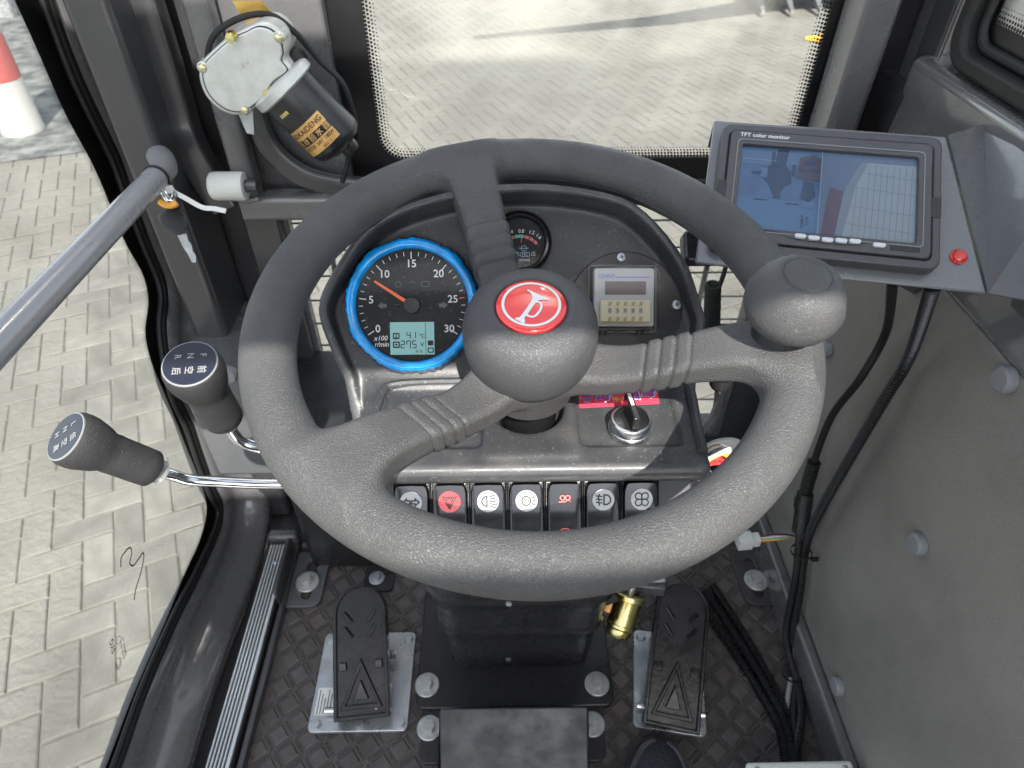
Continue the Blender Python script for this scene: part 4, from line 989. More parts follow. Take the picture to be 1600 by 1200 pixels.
# =================================================================== monitor on its bracket
MC_ = Vector((0.2963, 0.5685, 0.7371)); MM = frame(MC_, (0.9719, -0.2351, 0.0102), (0.1932, 0.8221, 0.5355), (-0.1343, -0.5185, 0.8445))
br = thing('monitor_bracket', 'grey painted steel plate bracket holding the monitor', 'bracket', tuple(MC_ - Vector((0, 0, .1))))
pl_ = [(-.1065, -.0775), (.1400, -.0775), (.1060, .0785), (-.1050, .0785)]
add('face_plate', TR(prism(pl_, -.012, -.009), MM), 'bracket', br, bevel=.0015)
add('top_flange', TR(box(-.105, .106, .0755, .0785, -.05, -.0122), MM), 'bracket', br, bevel=.001)
# bent side wing running back to the sill
A = MM @ Vector((.1415, -.0775, -.010)); B = MM @ Vector((.1075, .0785, -.010))
C_ = Vector((0.47, 0.645, 0.77)); E_ = Vector((0.464, 0.516, 0.772)); D_ = Vector((0.462, 0.446, 0.696))
nn = (B - A).cross(D_ - A).normalized() * .003
wg = (A, B, C_, E_, D_)
add('side_wing', ([tuple(p) for p in wg] + [tuple(p - nn) for p in wg], [(0, 1, 2), (0, 2, 3), (0, 3, 4), (7, 6, 5), (8, 7, 5), (9, 8, 5)] + [(i, 5 + i, 5 + (i + 1) % 5, (i + 1) % 5) for i in range(5)]), 'bracket', br, smooth=0)
add('support_arm', tube([tuple(MM @ Vector((.02, -.03, -.02))), (.47, .62, .60)], .012, 4), 'paintdark', br, smooth=0)
rl = (0.117, -0.0454)
pl2 = add('pilot_lamp', TR(lathe([(.0070, -.009), (.0070, -.0072), (.0058, -.0066), (.0055, -.0048), (.0044, -.0038), (.0003, -.0034)], 28), MM @ Matrix.Translation((rl[0], rl[1], 0))), mat('red_lens', (.42, .012, .01), .15, coat=.6, emit=.08), br)
pl2['label'] = 'small red pilot lamp'
mo = thing('monitor', 'black framed colour monitor with row of pale buttons', 'monitor', tuple(MC_ - Vector((0, 0, .08))))
add('outer_frame', TR(ringprism(rrect(.194, .133, .009, 5), rrect(.1795, .1170, .006, 5), -.009, .004), MM), 'bezel', mo, bevel=.0015)
add('back_shell', TR(prism(rrect(.185, .125, .008, 5), -.03, -.0085), MM), 'black', mo)
add('bezel', TR(ringprism(rrect(.1775, .1150, .005, 5), rrect(.1545, .0875, .0025, 5), -.006, .006), MM), 'bezel', mo, bevel=.0014)
add('bezel_lip', TR(ringprism(rrect(.1645, .0965, .004, 5), rrect(.1625, .0945, .004, 5), .0058, .0068), MM), K['capgrey'], mo, bevel=.0003)
add('gap', TR(ringprism(rrect(.1796, .1171, .006, 5), rrect(.1774, .1149, .005, 5), -.006, .0005), MM), 'ink', mo, smooth=0)
scm = mat('screen_blue', (.03, .065, .13), .12, emit=.12, var=.25, vscale=22)
scr_ = add('screen', TR(flat([(-.0775, -.044), (.0775, -.044), (.0775, .044), (-.0775, .044)], .0005), MM), scm, mo, smooth=0)
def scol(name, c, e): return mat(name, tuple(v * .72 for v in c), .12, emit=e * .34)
s_sky = scol('screen_pale', (.16, .22, .29), .35); s_dk = scol('screen_dark', (.018, .045, .10), .25); s_red = scol('screen_maroon', (.052, .052, .085), .25); s_mid = scol('screen_mid', (.06, .12, .22), .30); s_grid = scol('screen_reflection_grid', (.12, .16, .205), .35)
s_lite = scol('screen_reflection_light', (.17, .21, .25), .4)
def shp(name, pts, m_, z=.0008): add(name, TR(flat(pts, z), MM), m_, scr_, smooth=0)
shp('picture_sky', [(-.0775, .025), (-.0045, .028), (-.0045, .044), (-.0775, .044)], s_mid)
shp('picture_yard', [(-.0775, -.044), (-.0045, -.044), (-.0045, -.012), (-.0775, -.008)], scol('screen_yard', (.05, .115, .225), .33))
shp('picture_machine', [(-.054, .01), (-.050, .006), (-.046, -.004), (-.040, -.006), (-.036, .004), (-.030, .008), (-.031, .020), (-.036, .026), (-.034, .043), (-.044, .043), (-.046, .028), (-.052, .024)][::-1], s_dk, .0010)
shp('picture_machine', [(-.026, .014), (-.004, .012), (-.004, .036), (-.012, .040), (-.024, .036)], s_red, .0010)
shp('picture_machine', [(-.021, .029), (-.010, .029), (-.011, .033), (-.020, .033)], s_dk, .0012)
shp('picture_machine', [(-.021, -.006), (-.014, -.010), (-.008, -.004), (-.010, .010), (-.019, .012)], s_dk, .0011)
for x0, y0, w_, h_, m_ in ((-.058, .012, .006, .010, s_mid), (-.030, .016, .003, .012, s_dk), (-.049, .024, .003, .016, s_dk), (-.066, .016, .010, .002, s_dk), (-.075, .030, .030, .0008, s_sky), (-.024, .022, .018, .002, s_dk), (-.019, -.016, .010, .006, s_mid), (-.062, -.012, .012, .0012, s_dk), (-.034, -.014, .012, .0012, s_dk), (-.045, -.0085, .006, .004, s_dk)):
    shp('picture_detail', [(x0, y0), (x0 + w_, y0), (x0 + w_, y0 + h_), (x0, y0 + h_)], m_, .00125)
shp('reflection_border', [(-.0049, -.044), (-.0041, -.044), (-.0041, .044), (-.0049, .044)], s_sky, .0013)
shp('reflection_base', [(-.0041, -.044), (.0775, -.044), (.0775, .044), (-.0041, .044)], scol('screen_reflection_base', (.085, .12, .19), .38), .0009)  # right half: reflection of the surroundings, painted as glowing flat shapes
shp('reflection_bright', [(.016, -.044), (.0775, -.044), (.0775, .036), (.036, .036), (.026, .010)], s_lite, .0011)
shp('reflection_edge', [(.006, -.044), (.016, -.044), (.026, .010), (.036, .036), (.030, .036), (.018, .010)], scol('screen_reflection_edge', (.12, .155, .20), .4), .00105)
shp('reflection_post', [(-.002, -.044), (.010, -.044), (.016, .004), (.004, .008)], scol('screen_brown', (.09, .075, .11), .3), .0011)
refl_grid = J(*[ribbon([(.026 + .0052 * i - .0015, -.042), (.026 + .0052 * i + .001, .034 if i > 1 else .01)], .0007) for i in range(10)] + [ribbon([(.018, y), (.0765, y - .005)], .0007) for y in (.026, .010, -.010, -.028)])  # bars of the painted reflection
add('reflection_grid', TR(refl_grid, MM @ Matrix.Translation((0, 0, .0013))), s_grid, scr_, smooth=0)
add('picture_text', TR(text_vf('CAM 01\n12:14', .004), MM @ Matrix.Translation((-.016, -.030, .0014)) @ Matrix.Rotation(R(90), 4, 'Z')), s_dk, scr_, smooth=0)
add('screen_glass', TR(flat([(-.0775, -.044), (.0775, -.044), (.0775, .044), (-.0775, .044)], .0018), MM), 'lens', scr_, smooth=0)
add('model_text', TR(text_vf('TFT color monitor', .0058, 'LEFT'), MM @ Matrix.Translation((-.0805, .0528, .0063))), 'white', mo, smooth=0)
for i in range(5): add('button', TR(prism(rrect(.0100, .0042 , .002, 4, -.0200 + .0115 * i, -.0488 - .0006 * (2 - abs(2 - i))), .005, .0085), MM), 'button', mo, bevel=.0006)
add('button', TR(prism(rrect(.0105, .0040, .002, 4, .0460, -.0502), .005, .0085), MM), 'button', mo, bevel=.0006)
add('sensor_window', TR(flat(rrect(.024, .0056, .0005, 2, .0675, -.0506), .0062), MM), 'gloss', mo, smooth=0)
add('moulding_line', TR(ribbon([(p.x, p.y) for p in spline([(-.06, -.045, 0), (-.038, -.0468, 0), (-.026, -.0515, 0), (.0, -.0528, 0), (.026, -.0518, 0), (.038, -.0480, 0), (.06, -.0475, 0)], 6)], .0007, .0063), MM), 'ink', mo, smooth=0)
for x in (-.0925, .0925): add('side_catch', TR(prism(rrect(.0085, .020, .0008, 2, x, -.006), .003, .0048), MM), 'black', mo, bevel=.0004)

# =================================================================== pedestal below the console
pd = thing('steering_pedestal', 'black moulded pedestal under the dashboard bolted to the floor', 'pedestal', (.02, .5, 0))
LV = [(.010, .106, .474), (.030, .107, .4715), (.060, .109, .468), (.095, .110, .466), (.128, .111, .464), (.132, .1125, .462), (.140, .1165, .458), (.150, .1175, .4565), (.155, .1155, .458), (.160, .1155, .458), (.200, .117, .455), (.226, .118, .4525), (.230, .1205, .450), (.238, .1225, .447), (.243, .121, .448), (.26, .124, .445), (.31, .140, .435), (.355, .156, .427), (.37, .160, .4225), (.378, .162, .421), (.385, .160, .422), (.42, .162, .418), (.47, .160, .410), (.52, .150, .405)]
V, Fc = [], []; NK = 6
for z, hw, yf in LV:
    yb = .62; cy = (yf + yb) / 2
    for x, y in rrect(2 * hw, yb - yf, .028, NK, .02, cy): V.append((x, y, z))
m = 4 * (NK + 1)
for k in range(len(LV) - 1):
    for i in range(m): Fc.append((k * m + i, k * m + (i + 1) % m, (k + 1) * m + (i + 1) % m, (k + 1) * m + i))
add('column_cover', (V, Fc), 'pedestal', pd, smooth=50)
add('mould_line', box(.0252, .0258, .4475, .4700, .012, .26) if 0 else tube([(.0255, .4745, .02), (.0255, .4655, .095), (.0255, .4635, .128), (.0255, .4565, .145), (.0255, .4575, .157), (.0255, .4525, .226), (.0255, .447, .236)], .0006, 6), 'black', pd)
for a in ((0.004, 0.447, 0.243), (0.003, 0.47, 0.046)): add('screw', TR(lathe([(.0045, 0), (.004, .002), (.002, .003), (.0003, .0032)], 18), axis_frame((a[0], a[1], a[2]), (0, -1, .1))), 'zinc', pd)
add('base_flange', prism(rrect(.292, .215, .014, 5, .0125, .5215), .001, .0115), 'black', pd, bevel=.002)
for px in ((-0.119, 0.448, 0.013), (0.135, 0.445, 0.013)): add('bolt', TR(bolt_vf(.0095, .009, .0185, .0035), Matrix.Translation((px[0], px[1], .0115))), 'zincwhite', pd, smooth=30)
px = (-0.219, 0.633, 0.013)
add('rear_tab', prism(rrect(.05, .05, .008, 4, px[0] + .004, px[1] + .002), .001, .009), 'black', pd, bevel=.001)
add('bolt', TR(bolt_vf(.0078, .008, .013, .002), Matrix.Translation((px[0], px[1], .009))), 'zinc', pd, smooth=30)
fp = thing('front_plate', 'dark plate with two washered bolts under the floor box', 'plate', (.02, .38, 0))
add('plate', prism(rrect(.262, .10, .012, 5, .0075, .392), .0005, .0055), 'black', fp, bevel=.001)
for q_ in ((-0.112, 0.389, 0.009), (0.123, 0.39, 0.009)): add('bolt', TR(bolt_vf(.0092, .009, .018, .0035), Matrix.Translation((q_[0], q_[1], .0055))), 'zincwhite', fp, smooth=30)
bxv = [(-0.0896, 0.3739, 0.1109), (0.1077, 0.3727, 0.1134), (0.1063, 0.2386, -0.0057), (-0.0914, 0.242, -0.0057)]
low = [(p[0], p[1], .006) for p in bxv]
add('floor_box', (list(bxv) + low, [(3, 2, 1, 0), (4, 5, 6, 7), (0, 1, 5, 4), (1, 2, 6, 5), (2, 3, 7, 6), (3, 0, 4, 7)]), mat('dark_grey_cover', (.034, .036, .039), .42, spec=.35, dust=.06, rvar=.16, bump=.0003, bscale=60), None, bevel=.004,
    label='plain dark grey sloping cover at the foot of the pedestal', cat='cover')

# =================================================================== floor mat
fm = thing('floor_mat', 'dark brown quilted floor mat with embossed squares', 'floor mat', (.05, .3, 0))
add('mat_sheet', box(-.368, .446, -.1, .745, -.005, .0), 'mat', fm, smooth=0)
PT = .0315; an = R(38); c_, s_ = math.cos(an), math.sin(an); sq_, rb2 = [], []
def bev(cx, cy, hw, hl, h, rz):
    c, s = math.cos(rz), math.sin(rz)
    P2 = [(-hw, -hl, 0), (hw, -hl, 0), (hw, hl, 0), (-hw, hl, 0), (-hw * .82, -hl * .82, h), (hw * .82, -hl * .82, h), (hw * .82, hl * .82, h), (-hw * .82, hl * .82, h)]
    return [(cx + x * c - y * s, cy + x * s + y * c, z) for x, y, z in P2], [(4, 5, 6, 7), (0, 1, 5, 4), (1, 2, 6, 5), (2, 3, 7, 6), (3, 0, 4, 7)]
for i in range(-30, 40):
    for j in range(-30, 40):
        cx, cy = (i * c_ - j * s_) * PT + .1, (i * s_ + j * c_) * PT + .4
        if -.36 < cx < .44 and .22 < cy < .74:
            sq_.append(bev(cx, cy, .0112, .0112, .0019, an))
            for t in range(6):
                e = (t - 2.5) * .0043
                rb2.append(bev(cx + (PT / 2) * c_ - e * s_, cy + (PT / 2) * s_ + e * c_, .0021, .0013, .0022, an))
                if t < 6 and (i % 1 == 0): rb2.append(bev(cx + e * c_ - (PT / 2) * s_, cy + e * s_ + (PT / 2) * c_, .0013, .0021, .0022, an))
add('embossed_squares', J(*sq_), 'mat', fm, smooth=0, kind='stuff'); add('stitched_ribs', J(*rb2), 'mat', fm, smooth=0, kind='stuff')
add('mat_fold', tube([(-.36, .705, .004), (-.2, .707, .006), (.0, .706, .004)], .006, 8), 'mat', fm)

# =================================================================== slotted floor brackets
def bracket(name, label, c, mirror, nx):
    t = thing(name, label, 'bracket', (c[0], c[1], 0), 'slotted floor brackets')
    M_ = Matrix.Translation((c[0], c[1], .0012)) @ Matrix.Scale(mirror, 4, (1, 0, 0))
    n = 10
    outl = [(-.034, -.048)] + [(.012, -.048)] + arc(.014, -90, 0, 5, .014, -.032)[1:] + [(.030, .058), (-.034, .058)]
    slot = arc(.0085, 0, 180, 8, .002, .032) + arc(.0085, 180, 360, 8, .002, -.026)
    # plate with a slot: bridge the two loops with a fan built by bmesh
    bm = bmesh.new(); vo = [bm.verts.new((x, y, .007)) for x, y in outl]; vi = [bm.verts.new((x, y, .007)) for x, y in slot]
    eo = [bm.edges.new((vo[i], vo[(i + 1) % len(vo)])) for i in range(len(vo))]; ei = [bm.edges.new((vi[i], vi[(i + 1) % len(vi)])) for i in range(len(vi))]
    bmesh.ops.triangle_fill(bm, use_beauty=True, edges=eo + ei)
    r_ = bmesh.ops.extrude_face_region(bm, geom=bm.faces[:]); bmesh.ops.translate(bm, vec=(0, 0, -.007), verts=[v for v in r_['geom'] if isinstance(v, bmesh.types.BMVert)])
    bmesh.ops.recalc_face_normals(bm, faces=bm.faces); bm.verts.index_update()
    vf = ([tuple(v.co) for v in bm.verts], [tuple(v.index for v in f.verts) for f in bm.faces]); bm.free()
    vf = TR(vf, M_)
    if mirror < 0: vf = (vf[0], [f[::-1] for f in vf[1]])
    add('plate', vf, 'paintgrey' if mirror > 0 else 'paintdark', t, smooth=0, bevel=.0012)
    add('upstand', TR(box(-.040, -.033, -.046, .058, 0, .05), M_), 'paintdark', t, bevel=.002)
    add('weld', tube([M_ @ Vector((-.032, y, .008)) for y in np.linspace(-.045, .05, 24)], [.0028 if i % 2 else .0042 for i in range(24)], 8), 'paintgrey', t)
    add('bolt', TR(bolt_vf(.0098, .011, .0200, .004), Matrix.Translation((c[0] + nx, c[1] - .003, .0085))), 'zincwhite', t, smooth=30)
bracket('floor_bracket', 'slotted grey bracket bolted at the left edge of the mat', (-0.335, 0.63, 0.008), 1, 0)
bracket('floor_bracket', 'slotted dark bracket bolted at the right edge of the mat', (0.425, 0.62, 0.008), -1, 0)

# =================================================================== pedals
def pedal(label, base_c, base_rz, pivot, tip, roll, group, bw=.143):
    """pivot: middle of the near edge, tip: middle of the far rounded edge, both world"""
    p0, p1 = Vector(pivot), Vector(tip); ax = (p1 - p0); L_ = ax.length; ax.normalize()
    sidev = Vector((math.cos(roll), math.sin(roll), 0)); sidev = (sidev - ax * sidev.dot(ax)).normalized(); nv = sidev.cross(ax)
    M_ = frame(p0, sidev, ax, nv)
    t = thing('pedal', label, 'pedal', tuple(base_c), group)
    hw = .0395
    # pressed tread plate with raised rim, chevrons and a triangle
    ys = np.linspace(0, 1, 60); out = [(-hw, 0), (hw, 0), (hw, L_ - hw)] + arc(hw, 0, 180, 16, 0, L_ - hw)[1:] + [(-hw, L_ - hw)]
    out = out[:-1]
    pad = add('tread_plate', TR(prism(out, -.004, 0), M_), 'pedal', t, bevel=.0015)
    inn_ = [(x * .86, .006 + (y) * .955) for x, y in out]
    add('rim', TR(ringprism(out, inn_, -.018, .0042), M_), 'pedal', t, bevel=.0016)
    for sx in (-1, 1):
        for y in (L_ * .76, L_ * .645):
            add('chevron', TR(tube([(sx * .011, y - .007, .0005), (sx * .023, y + .008, .0005)], .0030, 8), M_), 'pedal', pad)
        add('lug', TR(box(sx * .026 - .006, sx * .026 + .006, L_ * .36, L_ * .36 + .012, 0, .004), M_), 'gloss', pad, bevel=.0015)
    tri = [(-.030, .014), (.030, .014), (.0, L_ * .45)]; tin = [(-.022, .020), (.022, .020), (.0, L_ * .385)]
    add('triangle_rib', TR(ringprism(tri, tin, 0, .004), M_), 'pedal', pad, bevel=.0014)
    add('triangle_boss', TR(prism([(-.011, .026), (.011, .026), (.0, L_ * .29)], 0, .0045), M_), 'gloss', pad, bevel=.0014)
    Mb2 = Matrix.Translation(base_c) @ Matrix.Rotation(base_rz, 4, 'Z')
    add('base_plate', TR(prism(rrect(bw, .150, .008, 4), .0015, .0085), Mb2), 'zinc', t, bevel=.001)
    for bx_, by_ in ((-bw / 2 + .011, -.064), (bw / 2 - .011, -.064), (-bw / 2 + .011, .064), (bw / 2 - .011, .064), (.004, -.066)):
        add('bolt', TR(bolt_vf(.0078, .0062), Mb2 @ Matrix.Translation((bx_, by_, .0085))), 'zinc', t, smooth=30)
    add('stand', TR(J(box(-.030, -.026, -.055, .055, .0085, .035), box(.026, .030, -.055, .055, .0085, .035)), Mb2), 'zinc', t, bevel=.001)
    add('hinge_pin', TR(tube([(-.048, -.05, .020), (.048, -.05, .020)], .0045, 10), Mb2), 'satin', t)
    add('nut', TR(tube([(.032, .028, .030), (.048, .028, .030)], .0075, 6), Mb2), 'satin', t, smooth=0)
    add('nut', TR(tube([(.032, -.022, .030), (.046, -.022, .030)], .0065, 6), Mb2), 'satin', t, smooth=0)
    if bw < .12: return t
    lbl = add('maker_label', TR(flat(rrect(.030, .040, .001, 2, -.051, -.032), .0088), Mb2), 'white', t, smooth=0)
    add('label_print', TR(J(*[flat([(-.063 + .0045 * i, -.05), (-.0618 + .0045 * i, -.05), (-.0618 + .0045 * i, -.015 - .006 * (i % 3)), (-.063 + .0045 * i, -.015 - .006 * (i % 3))], .009) for i in range(5)]), Mb2), 'ink', lbl, smooth=0)
    return t
pedal('black pressed steel pedal on a zinc plate left of the pedestal', (-0.215, 0.46, 0), 0, (-0.206, 0.394, 0.028), (-0.221, 0.553, 0.115), 0, 'foot pedals')
pedal('black pressed steel pedal tilted beside the corrugated hoses, above the shoe', (0.244, 0.451, 0), R(-9), (0.229, 0.372, 0.03), (0.271, 0.549, 0.118), R(-9), 'foot pedals', .104)

# =================================================================== brass solenoid beside the pedestal
va = thing('brake_valve', 'gold passivated cylinder valve right of the pedestal', 'valve', (0.1706, 0.4949, 0.0784))
vc = Vector((0.172, 0.5018, 0.1085))
vax = (Vector((0.1642, 0.4831, 0.0876)) - Vector((0.1798, 0.5168, 0.1253))).normalized()
Mv = axis_frame(tuple(vc - vax * .026), tuple(vax))
add('canister', TR(lathe([(.020, 0), (.0205, .002), (.0205, .036), (.0215, .037), (.0215, .041), (.019, .044), (.0195, .050), (.017, .056), (.001, .058)], 36), Mv), 'brass', va)
add('collar', TR(lathe([(.022, -.008), (.025, -.007), (.025, -.001), (.022, .001)], 36), Mv), 'brass', va)
add('fitting', TR(lathe([(.006, -.03), (.006, -.008)], 16), Mv), 'zincwhite', va)
add('side_tab', TR(box(-.030, -.018, -.006, .006, .008, .030), Mv), 'yellowzinc', va, bevel=.002)
add('bracket_arm', tube([(0.1428, 0.5083, 0.1375), (0.2047, 0.5389, 0.1279), (0.2379, 0.5511, 0.1123)], .007, 4), 'paintdark', va, smooth=0)
bl = thing('valve_block', 'grey block with a flat lug beside the right pedal top', 'block', (0.2142, 0.5407, 0.13))
add('block', TR(box(-.022, .022, -.012, .012, -.01, .01), Matrix.Translation((0.2142, 0.54, 0.1293)) @ Matrix.Rotation(R(-8), 4, 'Z')), 'paintgrey', bl, bevel=.002)
add('lug', TR(box(-.012, .014, -.008, .008, .01, .016), Matrix.Translation((0.2209, 0.5418, 0.1315))), 'zinc', bl, bevel=.002)

# =================================================================== cables and hoses
cb1 = ((0.35, 0.503, 0.685), (0.435, 0.599, 0.553), (0.435, 0.605, 0.479), (0.435, 0.626, 0.393), (0.435, 0.621, 0.309), (0.435, 0.61, 0.252), (0.43, 0.573, 0.194), (0.43, 0.543, 0.142), (0.43, 0.51, 0.051), (0.43, 0.48, 0.03), (0.434, 0.444, 0.012), (0.414, 0.393, 0.012), (0.401, 0.334, 0.012), (0.385, 0.279, 0.012))
add('monitor_cable', tube(spline(cb1, 8), .0048, 10), 'rubber', None, label='thin black cable hanging from the left of the monitor bracket', cat='cable')
cb2 = ((0.38, 0.491, 0.686), (0.44, 0.553, 0.553), (0.44, 0.559, 0.469), (0.44, 0.566, 0.359), (0.44, 0.571, 0.258), (0.44, 0.566, 0.189), (0.44, 0.534, 0.12), (0.44, 0.505, 0.051), (0.44, 0.476, 0.017), (0.436, 0.443, 0.014), (0.424, 0.392, 0.014), (0.394, 0.333, 0.014), (0.374, 0.279, 0.014))
add('corrugated_conduit', corrugated(cb2, .0066), 'hose', None, label='black corrugated conduit running from the monitor down the right wall', cat='conduit')
pc = thing('plug_connector', 'black inline plug with ribbed boot on the monitor cable', 'connector', (0.435, 0.602, 0.233))
p_ = [Vector(a) for a in ((0.434, 0.619, 0.309), (0.434, 0.612, 0.271), (0.434, 0.605, 0.243), (0.434, 0.582, 0.197))]
add('boot', corrugated([tuple(a) for a in p_[:3]], .0095, .006), 'rubber', pc)
add('shell', tube([tuple(p_[1].lerp(p_[2], .6)), tuple(p_[3])], .0115, 16), 'black', pc)
add('collar', tube([tuple(p_[2]), tuple(p_[2].lerp(p_[3], .25))], .0128, 16), 'black', pc)
hs = []
for k, (dx, dz) in enumerate(((0, .012), (9, .014), (16, .013))):
    h_ = ((0.315, 0.585, 0), (0.334, 0.545, 0), (0.358, 0.485, 0), (0.377, 0.431, 0), (0.39, 0.38, 0), (0.388, 0.33, 0), (0.375, 0.276, 0))
    h_ = [(x + (.017 * k * (1 - .12 * i) if i < 5 else .008 * (k - .5)), y + .012 * k * (1 - i / 6), .009 + .004 * (k == 1)) for i, (x, y, z) in enumerate(h_)]
    nm = ('left', 'middle', 'right')[k]
    add('corrugated_hose', corrugated(h_, .0070), 'hose', None, label='black corrugated hose on the mat, ' + nm + ' of the three beside the right pedal', cat='hose', group='corrugated hoses on the mat')
gw = ((0.431, 0.449, 0.01), (0.41, 0.403, 0.01), (0.404, 0.359, 0.01), (0.397, 0.318, 0.01), (0.386, 0.28, 0.01))
add('grey_wire', tube(spline([(x - .002, y, z) for x, y, z in gw], 8), .0040, 8), 'bar', None, label='smooth grey wire lying between the corrugated hoses', cat='wire')
for nm, a in (('upper', (0.434, 0.56, 0.178)), ('lower', (0.43, 0.453, 0.019))):
    zt = thing('cable_tie', nm + ' black cable tie round the right wall cables', 'cable tie', a, 'black cable ties')
    add('band', TR(lathe([(.0145, -.002), (.0150, -.002), (.0150, .002), (.0145, .002)], 24, False), axis_frame(a, (0, .15, 1))), 'rubber', zt)
    add('head', box(a[0] + .010, a[0] + .020, a[1] - .016, a[1] - .010, a[2] - .003, a[2] + .003), 'rubber', zt, bevel=.001)
wc = thing('white_connector', 'white multi pin connector with coloured ribbon wires', 'connector', (0.3791, 0.606, 0.146))
q0, q1 = Vector((0.3592, 0.6037, 0.143)), Vector((0.3989, 0.6056, 0.146)); dx = (q1 - q0).normalized()
Mc = axis_frame(tuple(q0), tuple(dx))
add('housing', TR(J(prism(rrect(.020, .024, .002, 3), 0, .022), prism(rrect(.016, .018, .002, 3), .022, .034)), Mc), 'whiteplastic', wc, bevel=.001)
for i, cc in enumerate(((.12, .02, .05), (.75, .78, .8), (.08, .45, .3), (.9, .65, .05), (.8, .12, .03))):
    o_ = (i - 2) * .0034
    add('wire', tube(spline([tuple(q1 - dx * .006 + Vector((0, 0, -o_))), tuple(q1 + dx * .025 + Vector((0, 0, -o_ * 1.2 - .002 * math.sin(i)))), (0.4538, 0.6132, 0.1405)], 6), .0016, 6), mat('wire_colour', cc, .4), wc)

# =================================================================== gear levers on the left
def lever(name, label, cap, end, rod, rows, ink='white'):
    c, e = Vector(cap), Vector(end); ax = (c - e); L_ = ax.length; ax.normalize()
    t = thing(name, label, 'lever', tuple(rod[-1]), 'gear levers left of the wheel')
    up = Vector((0, 0, 1)); 
    M_ = axis_frame(tuple(e), tuple(ax), (0, -.3, 1))
    g = add('grip', TR(lathe([(.0130, 0), (.0150, .002), (.0152, .010), (.0152, .03), (.0155, L_ * .50), (.0152, L_ * .57), (.0178, L_ * .65), (.0192, L_ * .73), (.0206, L_ * .81), (.0210, L_ * .88), (.0206, L_ * .95), (.0196, L_ * .985), (.0190, L_)], 48), M_), 'grip', t, smooth=60)
    add('collar', TR(lathe([(.0085, -.009), (.0098, -.008), (.0100, 0), (.0135, .001)], 24), M_), 'zincwhite', t)
    cp_ = add('cap', TR(lathe([(.0190, L_ - .001), (.0188, L_ + .0008), (.0180, L_ + .0011), (.0176, L_ + .0008), (.0003, L_ + .0012)], 44), M_), 'capgrey', t)
    add('cap_face', TR(flat(circ(.0177, 40), L_ + .0013), M_), mat('cap_blue_black', (.012, .014, .024), .2), cp_, smooth=0)
    w1 = add('rod', tube([tuple(e)] + [tuple(p) for p in spline([tuple(p) for p in rod], 8)], .0048, 16), 'chrome', t)
    return t, M_, L_, cp_
t1 = lever('gear_lever', 'upper lever marked F N R with black knob and chrome rod', (-0.2179, 0.3609, 0.7171), (-0.2226, 0.3831, 0.6416), [(-0.2226, 0.3831, 0.6416), (-0.2209, 0.3846, 0.6238), (-0.2173, 0.3855, 0.6129), (-0.2058, 0.3875, 0.602), (-0.1785, 0.3995, 0.5784), (-0.0872, 0.4149, 0.5525)], None)
t2 = lever('gear_lever', 'lower left lever marked L N H with long chrome rod', (-0.3175, 0.3427, 0.6651), (-0.2854, 0.3639, 0.604), [(-0.2854, 0.3639, 0.604), (-0.2748, 0.3671, 0.5929), (-0.2669, 0.3709, 0.5824), (-0.2509, 0.376, 0.5734), (-0.1989, 0.3898, 0.5523), (-0.0889, 0.4088, 0.5307)], None)
for (t, M_, L_, cp_), rows, rot in ((t1, (('F', '前'), ('N', '空'), ('R', '后')), -82), (t2, (('L', '低'), ('N', '空'), ('H', '高')), 15)):
    # reading direction found from the axis frame; letters stand across the cap
    Mtx = M_ @ Matrix.Translation((0, 0, L_ + .0016)) @ Matrix.Rotation(R(rot), 4, 'Z')
    for i, (a_, b_) in enumerate(rows):
        y = .0085 - .0085 * i
        add('letter', TR(text_vf(a_, .0062), Mtx @ Matrix.Translation((-.0060, y, 0))), 'dullwhite', cp_, smooth=0)
        add('letter', TR(text_vf(b_, .0064), Mtx @ Matrix.Translation((.0060, y, 0))), 'dullwhite', cp_, smooth=0)

# =================================================================== grab bar, key and tie on the door
gb = thing('grab_bar', 'grey round grab bar sloping across the left door glass', 'grab bar', (-0.3867, 0.7449, 0.689))
e0, e1 = Vector((-0.3756, 0.7046, 0.6967)), Vector((-0.3788, 0.3565, 0.7062))
add('bar', tube([tuple(e0), tuple(e1)], .0128, 28), 'bar', gb)
add('elbow', tube(spline([tuple(e0), (-0.3785, 0.7299, 0.6949), (-0.3964, 0.7665, 0.6903), (-0.4285, 0.8148, 0.6761)], 6), [.0132] * 6 + [.014] * 13, 20), 'capgrey', gb)
add('collar_ring', TR(lathe([(.0132, -.002), (.0145, -.001), (.0145, .001), (.0132, .002)], 28, False), axis_frame(tuple(e0 + (e1 - e0).normalized() * .004), tuple(e1 - e0))), 'rubber', gb)
ky = thing('spare_key', 'spare key with black head hanging from the grab bar', 'key', (-0.3548, 0.6741, 0.6558))
kd = .742
add('key_head', J(([(-0.3796, 0.682, 0.6611), (-0.3682, 0.6875, 0.6674), (-0.3541, 0.6882, 0.6684), (-0.3471, 0.6815, 0.6611), (-0.3466, 0.6729, 0.6516), (-0.353, 0.6683, 0.6464), (-0.3615, 0.6685, 0.6464), (-0.3755, 0.6753, 0.6537)] + [(-0.3837, 0.6894, 0.6572), (-0.3722, 0.6949, 0.6636), (-0.3579, 0.6956, 0.6647), (-0.3509, 0.6888, 0.6572), (-0.3503, 0.6802, 0.6477), (-0.3568, 0.6755, 0.6424), (-0.3654, 0.6757, 0.6424), (-0.3796, 0.6826, 0.6498)],
    [tuple(range(7, -1, -1)), tuple(range(8, 16))] + [(i, (i + 1) % 8, 8 + (i + 1) % 8, 8 + i) for i in range(8)])), 'black', ky, bevel=.002)
